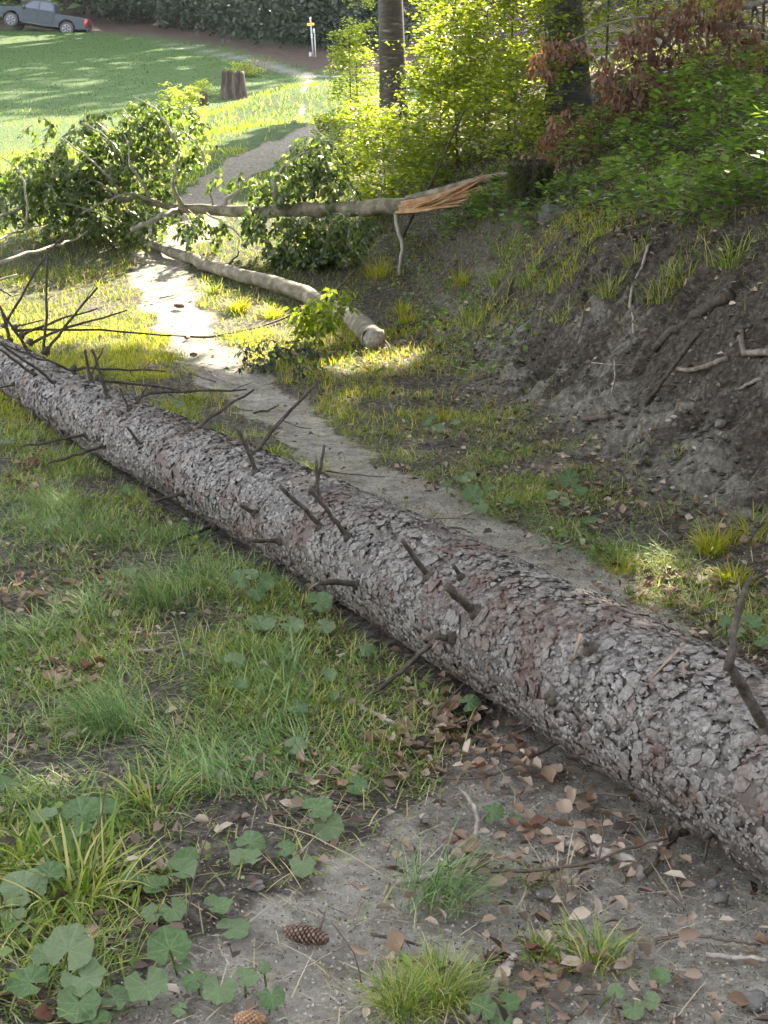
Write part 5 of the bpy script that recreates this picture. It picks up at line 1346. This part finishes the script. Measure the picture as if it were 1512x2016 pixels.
RL = [round_leaf(i) for i in range(8)]
def plant(lab, leaves_, cat='plant', nm='butterbur_plant', mult=.86):
    b0 = hit(leaves_[0][0], leaves_[0][1] + leaves_[0][2] * .5)
    e = empty(nm, b0, lab, cat, 'butterbur plants'); b0 = np.array(e.location)
    for q, (u, v, r, tilt, yaw, lift) in enumerate(leaves_):
        p = hit(u, v, lift); z = project(p)[2]; s = r / FPX * z * mult
        tocam = C0 - p; tocam[2] = 0; tocam /= np.linalg.norm(tocam)
        n = np.array([0, 0, 1.]) * math.cos(tilt) + tocam * math.sin(tilt); side = np.array([math.cos(yaw), math.sin(yaw), 0])
        x_ = side - n * (side @ n); x_ /= np.linalg.norm(x_); y_ = np.cross(n, x_)
        o = bpy.data.objects.new('leaf', RL[(q * 3 + int(u)) % 8]); COL.objects.link(o); o.parent = e
        l = p - b0
        o.matrix_local = Matrix([[x_[k] * s, y_[k] * s, n[k] * s, l[k]] for k in range(3)] + [[0, 0, 0, 1]])
        g = np.array([p[0] + rng.normal(0, .015), p[1] + .02, 0]); g[2] = float(H(g[0], g[1])) - .01
        mb = MB(); tube(mb, smooth_path([g - b0, (g + p) / 2 - b0 + [0, 0, .004], l], 6), .0028, 6); mb.build('leaf_stalk', M['beech_shade'], e, True)
    return e
plant('butterbur plant with the biggest round leaf, lower left corner', [(134, 1872, 55, .75, 1.5, .10), (160, 1925, 50, .35, -.6, .06), (155, 1975, 48, .6, -1.5, .04), (60, 1935, 48, .25, 2.8, .05), (90, 1880, 30, .4, 2.5, .07), (225, 1965, 38, .15, -.3, .03), (195, 1998, 30, .1, -.9, .02), (190, 2010, 32, .5, -1.4, .02)])
plant('butterbur plant with a crinkled leaf beside the bare soil', [(333, 1868, 50, .55, 1.9, .07), (288, 1940, 48, .35, -1.2, .05), (360, 1900, 20, .2, -.8, .03)])
plant('butterbur plant with overlapping leaves left of the small cone', [(432, 1945, 38, .5, -1.6, .04), (535, 1958, 30, .5, -1.4, .05), (482, 1925, 28, .3, .3, .05), (385, 1928, 30, .2, 2.6, .04), (518, 1905, 16, .7, .6, .06), (355, 1985, 20, .2, 3, .02)])
plant('butterbur plant behind the yellowing tuft', [(160, 1600, 46, .35, 1.2, .10), (150, 1632, 34, .25, -.6, .08), (205, 1590, 28, .3, .1, .08), (90, 1610, 32, .1, 2.9, .07), (140, 1655, 36, .4, -1.5, .05)])
plant('butterbur plant at the left edge', [(50, 1745, 52, .5, 2.4, .07), (30, 1810, 30, .3, 3.0, .03), (95, 1720, 34, .3, .9, .07), (10, 1550, 26, .3, 2, .05)])
plant('butterbur plant with narrow leaves left of the bare soil', [(355, 1715, 38, .2, .3, .05), (310, 1745, 30, .3, 2.8, .04), (365, 1690, 28, .3, .9, .05), (340, 1790, 30, .6, -1.0, .04), (260, 1735, 28, .2, 2.2, .04), (300, 1800, 24, .4, 3.6, .03)])
plant('single pale faded butterbur leaf on the bare soil', [(455, 1828, 40, .12, .4, .012)])
plant('butterbur leaf arched over the bare soil, edge-on', [(425, 1785, 34, .1, .2, .05)])
plant('butterbur plant with a drooping dark leaf in the middle of the grass', [(622, 1592, 36, .35, .5, .08), (645, 1625, 34, 1.0, -1.2, .04), (492, 1660, 34, .5, .9, .05), (595, 1700, 28, .9, -1.5, .04), (560, 1670, 24, .3, .3, .05), (500, 1690, 24, .2, 3.2, .04)])
plant('butterbur leaves above the twig in the middle grass', [(580, 1468, 26, .4, .7, .05), (700, 1545, 26, .5, -.3, .04), (475, 1690, 26, .4, 2.7, .03)])
plant('butterbur leaf pair on the left of the log with broken twig', [(512, 1228, 34, .2, .3, .06), (628, 1185, 30, .6, .6, .08), (575, 1230, 26, .4, -.5, .06), (638, 1232, 24, .4, -.2, .05), (718, 1277, 24, .4, .3, .06)])
plant('butterbur plant in the grass left of the hanging branch', [(460, 1300, 24, .5, 1.0, .06), (470, 1350, 20, .3, .7, .06), (560, 1290, 24, .2, -.4, .04), (585, 1390, 24, .4, -.5, .05), (645, 1330, 18, .7, .2, .06), (660, 1370, 16, .3, -.8, .04)])
plant('small upright butterbur at the foot of the log', [(470, 1142, 24, .8, 1.2, .10), (492, 1130, 18, .5, .5, .12), (520, 1145, 22, .8, -.6, .08), (505, 1165, 20, .8, -1.3, .06)])
plant('small butterbur leaf by the rusty leaf pile', [(922, 1382, 26, .45, .6, .05)])
plant('small round leaf among dry leaves in front of the log', [(970, 1597, 24, .5, .4, .03), (1010, 1612, 18, .1, -.4, .015)])
plant('butterbur plant beside the pale thick stick at the bottom', [(950, 1985, 30, 1.1, 1.3, .05), (1000, 1975, 26, .3, 0, .04), (985, 2005, 26, .4, -.9, .03)])
plant('three-leaved butterbur at the lower right', [(1297, 1925, 24, .4, .6, .03), (1212, 1953, 19, .8, 1.2, .04), (1280, 1970, 20, 1.0, .2, .04), (1247, 1985, 24, .8, -1.6, .03)])
plant('butterbur seedlings right of the footpath', [(905, 945, 17, .3, .3, .05), (925, 935, 14, .3, 1, .05), (880, 955, 13, .3, 2.4, .04), (960, 960, 15, .3, -.5, .05), (1000, 985, 15, .3, -.3, .05), (1085, 975, 16, .4, .2, .06), (1110, 990, 14, .4, -.2, .05)])
plant('upright dock-like leaves on the verge beyond the path', [(1120, 945, 20, 1.2, 1.5, .08), (1140, 965, 16, .5, -.3, .06), (930, 975, 22, .9, 1.3, .08), (945, 995, 16, .8, -1, .06)], mult=.95)
plant('round leaves near the far bend of the verge', [(835, 835, 16, .4, .4, .06), (862, 845, 15, .5, 1.2, .06), (850, 822, 12, .5, 2.2, .07), (895, 830, 13, .4, -.3, .06)])
plant('scattered small round leaves right of the footpath', [(1070, 1040, 14, .2, .2, .03), (1105, 1052, 13, .2, -.5, .03), (1072, 1068, 12, .2, 2.6, .03), (1100, 1078, 13, .2, .9, .03), (1160, 1022, 18, .15, -.2, .04)])
plant('leafy plant behind the log at the right edge', [(1478, 1225, 24, .4, .3, .07), (1452, 1245, 20, .3, 2.6, .05), (1500, 1260, 22, .4, -.7, .04), (1430, 1225, 16, .8, 1.6, .07)])
plant('single leaf on the grass strip behind the log', [(352, 797, 14, .5, .3, .1), (437, 858, 12, .4, .8, .06), (345, 820, 10, .4, 2, .08)])
plant('leaf scraps in the upper left grass', [(95, 1028, 24, .2, .3, .05), (240, 965, 16, .5, .6, .08), (10, 870, 20, .2, 1.0, .05), (250, 1128, 18, .3, .5, .05)])

# ------------------------------------------------------------------ dry leaves lying singly
def dleaf(seed):
    r_ = np.random.default_rng(100 + seed); X = np.array([0, .12, .3, .5, .7, .88, 1.0]); W_ = np.array([.02, .20, .31, .32, .25, .12, .01])
    rows = []
    cl = r_.uniform(-.5, 1.6); fo = r_.uniform(.15, .9)
    for k, (x, w) in enumerate(zip(X, W_)):
        for sgn_ in (-1, -.5, 0, .5, 1):
            ww = w * (1 + r_.normal(0, .12)); yy = ww * sgn_
            z = fo * abs(sgn_) ** 1.5 * w * (1 + .5 * math.sin(x * 6 + sgn_ * 2 + seed)) + r_.normal(0, .035)
            a = cl * (x - .4)
            rows.append((x * math.cos(a * .5) - .5, yy * (1 - .25 * fo * abs(sgn_)), z + .35 * cl * (x - .4) ** 2 + .02))
    V = np.array(rows); Q = [(k * 5 + j, k * 5 + j + 1, k * 5 + 6 + j, k * 5 + 5 + j) for k in range(6) for j in range(4)]
    return V, Q
DL = []
for mi, mt in enumerate(('dry_leaf', 'dry_leaf_pale', 'dry_leaf_rust')):
    row = []
    for s in range(5):
        V, Q = dleaf(mi * 5 + s); o = build('dry_leaf', V, Q, M[mt], smooth=True, link=False); row.append(o.data); bpy.data.objects.remove(o)
    DL.append(row)
DLZ = [  # u, v, ru, rv, count, size px, zone words, colour weights (brown, pale, rust)
    (900, 1425, 55, 45, 24, 44, 'in the rusty pile against the log', (5, 2, 4)), (1010, 1500, 110, 50, 34, 46, 'between rusty pile and log shadow', (4, 6, 1)), (800, 1480, 90, 60, 26, 34, 'in the grass left of the rusty pile', (4, 3, 2)),
    (1100, 1630, 110, 50, 20, 46, 'around the forked sticks', (4, 4, 1)), (70, 1180, 90, 45, 24, 36, 'in the leaf patch at the left edge', (3, 4, 2)), (200, 1165, 80, 25, 12, 34, 'right of the left leaf patch', (3, 4, 1)),
    (150, 1320, 60, 45, 20, 40, 'in the lower left leaf patch', (6, 2, 3)), (50, 940, 45, 30, 10, 38, 'left of the far part of the log', (5, 3, 1)), (1060, 1930, 90, 60, 16, 40, 'in the grass at the bottom edge', (5, 3, 2)), (600, 1520, 110, 60, 14, 32, 'in the middle of the grass', (4, 4, 1)),
    (960, 1670, 90, 50, 14, 40, 'beside the curved grey branch', (4, 4, 1)), (1350, 1170, 110, 45, 24, 26, 'in the sunlit spot behind the log', (5, 4, 3)), (1150, 1000, 120, 50, 26, 24, 'at the foot of the bare bank', (4, 5, 2)), (960, 920, 90, 35, 16, 20, 'on the verge beyond the path', (4, 5, 1)),
    (760, 720, 50, 30, 18, 18, 'beside the broken trunk end', (4, 3, 4)), (1450, 1030, 60, 50, 12, 24, 'at the right edge of the bank foot', (3, 5, 1))]
cw = ['dry brown curled leaf', 'pale tan dry leaf', 'rust red crumpled leaf']
cnt = 0
for (cu, cv, ru, rv, n, sp, zone, wts) in DLZ:
    for q in range(n):
        if cnt >= 300: break
        a = rng.random() * 6.283; d_ = math.sqrt(rng.random())
        p = hit(cu + math.cos(a) * d_ * ru, cv + math.sin(a) * d_ * rv, .008)
        if underlog(p[:1], p[1:2], .14)[0]: continue
        z = project(p)[2]; s = sp * rng.uniform(.65, 1.25) / FPX * z
        s = min(max(s, .04), .11)
        c = rng.choice(3, p=np.array(wts) / sum(wts))
        o = bpy.data.objects.new('dry_leaf', DL[c][rng.integers(5)]); COL.objects.link(o)
        o.location = tuple(p + [0, 0, rng.uniform(0, .02)]); o.scale = (s, s * rng.uniform(.8, 1.1), s)
        o.rotation_euler = (rng.normal(0, .2), rng.normal(0, .2), rng.random() * 6.283)
        sub = ('back' if math.sin(a) * d_ < 0 else 'front') + ('' if abs(math.cos(a) * d_) < .28 else (' left' if math.cos(a) < 0 else ' right'))
        big = 'large ' if s > .9 * sp / FPX * z else 'small '
        put(o, '%s%s %s, %s part' % (big, cw[c], zone, sub), 'dry leaf', '%s %s' % (cw[c].replace('leaf', 'leaves'), zone)); cnt += 1
for (u, v, s, c, lab) in [(1255, 1665, .055, 0, 'orange-tan leaf hanging from a thin twig in front of the log'), (1243, 1575, .05, 1, 'pale leaf caught under the edge of the log'), (1180, 1655, .07, 1, 'big pale leaf with a silvery sheen at the forked sticks'), (1145, 1670, .06, 1, 'pale flat leaf left of the silvery one'),
                          (785, 1860, .075, 0, 'pink-brown pointed leaf right of the cone'), (400, 1678, .06, 1, 'pinkish pale crumpled leaf on the soil left of the middle'), (1452, 1970, .05, 0, 'orange-brown leaf near the lower right corner'), (1502, 1855, .06, 0, 'curled brown leaf at the right edge on bare clay'),
                          (85, 1998, .06, 2, 'rust brown leaf at the bottom left edge'), (445, 857, .05, 0, 'brown crumpled leaf on the grass behind the log'), (665, 965, .06, 2, 'curled dark brown leaf on the path side of the log'), (742, 1020, .06, 2, 'dark rust leaf at the path edge behind the log'), (590, 1500, .08, 1, 'big creamy leaf standing in the middle grass'), (1085, 1530, .08, 0, 'upright orange-brown curled leaf by the log shadow')]:
    p = hit(u, v, .02); o = bpy.data.objects.new('dry_leaf', DL[c][int(u) % 5]); COL.objects.link(o); o.location = tuple(p); o.scale = (s, s, s); o.rotation_euler = (.7, .3, u % 6); put(o, lab, 'dry leaf')

# ------------------------------------------------------------------ spruce cones
def cone(u, v, ang, L, r, label, mat):
    b = hit(u, v, r * .8); e = empty('spruce_cone', b, label, 'cone', 'spruce cones')
    core = MB(); t = np.linspace(0, 1, 12); prof = r * np.sin(np.clip(t * .93 + .06, 0, 1) * math.pi) ** .55
    tube(core, np.stack([t * L - L / 2, t * 0, t * 0], 1), prof * .8, 14); mb = MB()
    nn = 130; k = np.arange(nn); tt = (k + .5) / nn; a = k * 2.39996
    pr_ = r * np.sin(np.clip(tt * .93 + .06, 0, 1) * math.pi) ** .55
    P = np.stack([tt * L * .98 - L / 2 - .002, np.cos(a) * pr_ * .72, np.sin(a) * pr_ * .72], 1)
    O = np.stack([np.zeros(nn), np.cos(a), np.sin(a)], 1)
    D = np.array([1., 0, 0]) * .85 + O * .55; D /= np.linalg.norm(D, axis=1)[:, None]
    S = np.cross(D, O); S /= np.linalg.norm(S, axis=1)[:, None]; U_ = np.cross(S, D)
    U_ *= np.sign(np.sum(U_ * O, 1))[:, None]
    l = r * .62; w = r * .33
    V = np.stack([P, P + D * l * .5 + S * w, P + D * l * .9 + S * w * .7, P + D * l * 1.05, P + D * l * .9 - S * w * .7, P + D * l * .5 - S * w, P + D * l * .6 + U_ * w * .35], 1)
    T = np.array([(6, 0, 1), (6, 1, 2), (6, 2, 3), (6, 3, 4), (6, 4, 5), (6, 5, 0), (0, 5, 1), (5, 4, 1), (1, 4, 2), (2, 4, 3)])
    mb.add(V.reshape(-1, 3), (np.arange(nn)[:, None, None] * 7 + T[None]).reshape(-1, 3))
    c1 = core.build('core', M['dead_twig'], e, True); c2 = put(mb.build('scales', mat, e), kind='stuff')
    for o in (c1, c2): o.rotation_euler = (0, .08, ang)
M['cone_light'] = leaf_mat('cone_scales_orange', [(.3, .16, .09), (.42, .26, .16)], 0, None, .6)
cone(600, 1840, R(-14), .098, .021, 'large closed brown spruce cone lying on the bare soil', M['cone'])
cone(488, 2008, R(10), .06, .019, 'small opened orange-brown cone cut by the bottom edge', M['cone_light'])
cone(1322, 1165, R(30), .08, .02, 'dark cone in the leaves behind the log', M['cone']); cone(368, 664, R(80), .10, .022, 'dark cone on the sunlit path', M['cone']); cone(380, 698, R(50), .07, .02, 'smallest dark cone on the sunlit path', M['cone'])
cone(352, 602, R(-20), .11, .024, 'dark cone on the path at the shadow edge', M['cone']); cone(865, 810, R(-5), .11, .024, 'dark cone on the leaf litter below the bank', M['cone'])

# ------------------------------------------------------------------ rocks
def rock(u, v, s, label, mat='stone', flat=.7):
    b = hit(u, v, 0); bm_v = ico.copy(); F = [tuple(f) for f in icf]
    V = [tuple(x) for x in bm_v]; cache = {}
    for _ in range(2):
        nf = []
        def mid(a, b_):
            kx = (min(a, b_), max(a, b_))
            if kx not in cache:
                m = (np.array(V[a]) + np.array(V[b_])) / 2; V.append(tuple(m / np.linalg.norm(m))); cache[kx] = len(V) - 1
            return cache[kx]
        for a, b_, c in F:
            ab, bc, ca = mid(a, b_), mid(b_, c), mid(c, a); nf += [(a, ab, ca), (b_, bc, ab), (c, ca, bc), (ab, bc, ca)]
        F = nf
    V = np.array(V); V *= (1 + .7 * fbm(V[:, 0] * 1.5 + u, V[:, 1] * 1.5 + V[:, 2] * 2, 13))[:, None]
    o = build('rock' if s > .05 else 'pebble', V * [s, s * .8, s * flat], np.array(F), M[mat]); o.location = tuple(b); o.rotation_euler = (0, 0, u % 3); put(o, label, 'stone')
rock(1092, 425, .16, 'pale grey rock half sunk in the bank under the grey trunk')
rock(1420, 834, .04, 'small stone stuck in the bare bank'); rock(1240, 1163, .03, 'pale stone in the leaves behind the log')
rock(1420, 1768, .022, 'round pebble on the clay near the log'); rock(1405, 1740, .015, 'small pebble above the round one'); rock(1482, 1970, .03, 'grey pebble at the lower right'); rock(1075, 1757, .03, 'pale flat stone set in the bare clay', flat=.3)
rock(505, 1745, .022, 'grey stone at the grass edge above the cone', flat=.5); rock(580, 243, .1, 'white stone on the far path', flat=.6); rock(1330, 1725, .014, 'little dark pebble beside the forked sticks')

# ------------------------------------------------------------------ pickup truck
def box(mb, c, s, taper=1.0):
    c = np.array(c, float); s = np.array(s, float) / 2
    V = np.array([[x, y, z] for z in (-1, 1) for y in (-1, 1) for x in (-1, 1)], float)
    V[4:, :2] *= taper
    mb.add(V * s + c, [(0, 2, 3, 1), (4, 5, 7, 6), (0, 1, 5, 4), (2, 6, 7, 3), (0, 4, 6, 2), (1, 3, 7, 5)])
def prism(name, prof, y0, y1, mat, parent, bev=.03, inset=None, seg=2):
    """side profile (x,z) extruded between y0 and y1"""
    import bmesh
    bm = bmesh.new()
    a = [bm.verts.new((x, y0, z)) for x, z in prof]; b = [bm.verts.new((x, y1, z)) for x, z in prof]
    n = len(prof)
    bm.faces.new(a); bm.faces.new(b[::-1])
    for i in range(n): bm.faces.new((a[i], b[i], b[(i + 1) % n], a[(i + 1) % n]))
    bmesh.ops.recalc_face_normals(bm, faces=bm.faces)
    if inset:
        for v in bm.verts:
            f = np.clip((v.co.z - inset[0]) / (inset[1] - inset[0]), 0, 1); v.co.y *= 1 - inset[2] * f
    me = bpy.data.meshes.new(name); bm.to_mesh(me); bm.free(); me.materials.append(mat)
    o = bpy.data.objects.new(name, me); COL.objects.link(o); o.parent = parent
    if bev:
        m = o.modifiers.new('bevel', 'BEVEL'); m.width = bev; m.segments = seg; m.limit_method = 'ANGLE'; m.angle_limit = R(30)
    return o
paint = plain('truck_paint', (.018, .028, .036), .45, 0, .25, 0); glass = plain('truck_glass', (.03, .045, .07), .3, 0, .5, 0); rub = plain('rubber', (.025, .025, .027), .8)
rimm = plain('alloy', (.22, .225, .23), .4, .3); blk = plain('black_plastic', (.03, .03, .033), .5); redm = plain('red_lens', (.35, .02, .03), .2); clr = plain('clear_lens', (.6, .65, .7), .1)
pr_, pf_ = hit(134, 69), hit(29, 55)
zt = 81.0
mid_px = ((134 + 29) / 2)
cx_ = (mid_px - 756) / FPX * zt
yt = 83.0
pc = np.array([cx_, yt, 0]); sl_ = 16.5 / 105
pc[2] = (at(mid_px + 4, 65, zt))[2]
pc[1] = at(mid_px, 62.5, zt)[1]
tr = empty('pickup_truck', pc, 'grey double-cab pickup truck parked on the slope at the upper left, nose to the left', 'pickup truck')
tr.rotation_euler = (0, -math.atan(sl_), R(180) + R(1.5))
def arch(cx, r, n=9):
    return [(cx + r * math.cos(a), .42 + r * math.sin(a)) for a in np.linspace(math.pi, 0, n)]
XF, XR = 1.5625, -1.5625
low = [(-2.62, .62), (-2.62, .5)] + [(XR - .5, .42)] + arch(XR, .47) + [(XR + .5, .38), (XF - .5, .38)] + arch(XF, .47) + [(XF + .52, .42), (2.42, .46), (2.52, .62), (2.5, .88), (2.36, 1.02), (2.1, 1.08), (1.5, 1.14), (1.12, 1.2), (-.78, 1.16), (-.8, 1.1), (-2.6, 1.1), (-2.66, .9)]
prism('body', low, -.92, .92, paint, tr, .05, (.8, 1.2, .05))
prism('cab', [(1.16, 1.14), (.45, 1.68), (.2, 1.74), (-.55, 1.72), (-.72, 1.66), (-.86, 1.14)], -.84, .84, paint, tr, .05, (1.1, 1.75, .17))
for sgn_ in (1, -1):
    for nm, prof in (('front_window', [(.98, 1.19), (.42, 1.6), (.12, 1.64), (.12, 1.19)]), ('rear_window', [(.05, 1.19), (.05, 1.64), (-.48, 1.63), (-.66, 1.5), (-.72, 1.19)])):
        y = sgn_ * .853
        prism(nm, prof, y - .01, y + .012, glass, tr, 0, (1.1, 1.75, .165))
    for nm, x0, x1 in (('front_door', 1.0, .09), ('rear_door', .06, -.84)):
        prism(nm, [(x0, .50), (x0 + (.06 if nm == 'front_door' else 0), 1.12), (x1, 1.12), (x1 + (.12 if nm == 'rear_door' else 0), .50)], sgn_ * .925 - .012, sgn_ * .925 + .012, paint, tr, .01)
        mb = MB(); box(mb, (x1 + .16, sgn_ * .945, 1.03), (.2, .03, .045)); mb.build('door_handle', blk, tr)
    mb = MB(); box(mb, (.9, sgn_ * 1.0, 1.2), (.14, .16, .2), .85); mb.build('side_mirror', blk, tr)
    mb = MB(); box(mb, (-2.58, sgn_ * .84, .88), (.14, .16, .4)); mb.build('tail_light', redm, tr)
    mb = MB(); box(mb, (2.38, sgn_ * .78, .93), (.26, .26, .13), .8); mb.build('headlight', clr, tr)
    mb = MB(); box(mb, (0, sgn_ * .9, .38), (1.9, .12, .07)); mb.build('side_step', blk, tr)
    mb = MB(); tube(mb, [(.3, sgn_ * .68, 1.78), (-.5, sgn_ * .68, 1.77)], .02, 6); mb.build('roof_rail', rimm, tr)
    for X in (XF, XR):
        w = bpy.data.objects.new('wheel', None); COL.objects.link(w); w.parent = tr; w.location = (X, sgn_ * .82, .385)
        mb = MB(); tube(mb, [(0, -.12, 0), (0, -.11, 0), (0, .11, 0), (0, .12, 0)], [.34, .385, .385, .34], 28); mb.build('tyre', rub, w, True)
        mb = MB(); tube(mb, [(0, -.122, 0), (0, .122, 0)], [.24, .24], 24); rr_o = mb.build('wheel_hub', blk, w, True)
        mb = MB()
        for k in range(6):
            a = k / 6 * 6.283
            for da in (-.16, .16):
                p0 = np.array([math.cos(a) * .05, sgn_ * .135, math.sin(a) * .05]); p1 = np.array([math.cos(a + da) * .245, sgn_ * .13, math.sin(a + da) * .245])
                tube(mb, [p0, p1], [.022, .028], 4)
        an = np.linspace(0, 6.283, 25); tube(mb, np.stack([np.cos(an) * .245, an * 0 + sgn_ * .128, np.sin(an) * .245], 1), .018, 5); mb.build('rim', rimm, w)
mb = MB(); box(mb, (2.5, 0, .56), (.16, 1.75, .26), .95); mb.build('front_bumper', blk, tr)
mb = MB(); box(mb, (2.47, 0, .86), (.12, 1.2, .22), .95); mb.build('grille', blk, tr)
mb = MB(); box(mb, (-2.68, 0, .52), (.14, 1.7, .2), .95); mb.build('rear_bumper', blk, tr)
mb = MB(); box(mb, (-1.72, 0, 1.115), (1.78, 1.6, .03)); mb.build('bed_cover', blk, tr)
mb = MB(); box(mb, (0, 0, .42), (3.6, 1.2, .2)); mb.build('chassis', blk, tr)

# ------------------------------------------------------------------ hiking signpost, second post
wht = plain('grey_post', (.3, .31, .3), .5, .2); yel = plain('sign_yellow', (.75, .48, .08), .5); whp = plain('white_plate', (.5, .51, .5), .5)
ps = hit(617, 112); zs = project(ps)[2]; k_ = zs / FPX
e = empty('signpost', ps, 'hiking signpost with a yellow direction board at the edge of the far wood', 'signpost'); e.rotation_euler = (0, R(-4), 0)
hp = 75 * k_
mb = MB(); tube(mb, [(0, 0, -.3), (0, 0, hp)], .038, 10); mb.build('post', wht, e, True)
mb = MB()
bw = 7.5 * k_; bh = 2.4 * k_
V = []; prof = [(-bw, -bh), (bw * .8, -bh), (bw, 0), (bw * .8, bh), (-bw, bh)]
prism('sign_board', [(x, z + 61 * k_) for x, z in prof], -.06, -.045, yel, e, 0)
mb = MB(); box(mb, (-.02, -.063, 61 * k_), (bw * 1.2, .004, bh * .35)); mb.build('print_line', blk, e)
mb = MB(); box(mb, (0, -.05, 66.5 * k_), (3.4 * k_, .02, 3.5 * k_)); mb.build('small_board', yel, e)
mb = MB(); box(mb, (0, -.05, 71.5 * k_), (4 * k_, .02, 4 * k_)); mb.build('location_plate', whp, e)
for zz in (41, 36.5):
    mb = MB(); tube(mb, [(0, -.055, zz * k_), (0, -.04, zz * k_)], 2.0 * k_, 14); mb.build('round_marker', whp, e)
p2 = hit(619.5, 112)
e = empty('marker_post', p2, 'thin pale marker post with a small white plate, right of the signpost', 'post'); e.rotation_euler = (0, R(-2.5), 0)
mb = MB(); tube(mb, [(0, 0, -.3), (0, 0, 52 * k_)], .03, 8); mb.build('post', wht, e, True)
mb = MB(); box(mb, (-.02, -.04, 49 * k_), (3.4 * k_, .02, 8 * k_)); mb.build('plate', whp, e)
e.location.x += .05
p3 = hit(611, 111); mb = MB(); tube(mb, [(0, 0, -.2), (0, 0, 7.5 * k_), (0, 0, 8 * k_)], [.07, .06, .03], 8); o = mb.build('boundary_post', wht, None, True); o.location = tuple(p3); put(o, 'short grey boundary post at the foot of the signpost', 'post')

# dry stalks on the hillock
for (u, v, h) in [(497, 130, .75), (518, 132, .85), (528, 135, .6), (505, 134, .6), (487, 132, .5)]:
    pass
e = empty('dock_plants', hit(508, 152), 'reddish dry dock stalks standing up behind the weathered stump', 'plant'); od = np.array(e.location); mb = MB(); lm = MB()
for (du, h) in [(-14, .55), (-6, .8), (2, .6), (8, .9), (13, .7), (20, .6), (25, .75), (-22, .45)]:
    p = hit(508 + du, 152) - od; q = p + [rng.normal(0, .05), 0, h]; tube(mb, [p, (p + q) / 2, q], [.008, .006, .004], 4)
    n = 40; P = p + (q - p) * (.45 + .55 * rng.random((n, 1))) + rng.normal(0, .02, (n, 3)); leaves(lm, P, rng.normal(0, 1, (n, 3)) + [0, 0, .8], rng.normal(0, 1, (n, 3)), np.full(n, .05), np.full(n, .025))
mb.build('stems', M['brown_twig'], e); put(lm.build('seed_heads', M['brown_leaf'], e), kind='stuff')
#HAZE
m, nt, out = nodes('haze_air')
pv = N(nt, 'ShaderNodeVolumePrincipled'); pv.inputs['Color'].default_value = (.86, .9, 1, 1); pv.inputs['Density'].default_value = .00012; pv.inputs['Anisotropy'].default_value = .3
nt.links.new(pv.outputs[0], out.inputs['Volume'])
mb = MB(); box(mb, (0, 110, 33), (360, 320, 72)); 
o = mb.build('haze', m); put(o, kind='stuff'); o['label'] = 'thin bluish haze in the valley air'
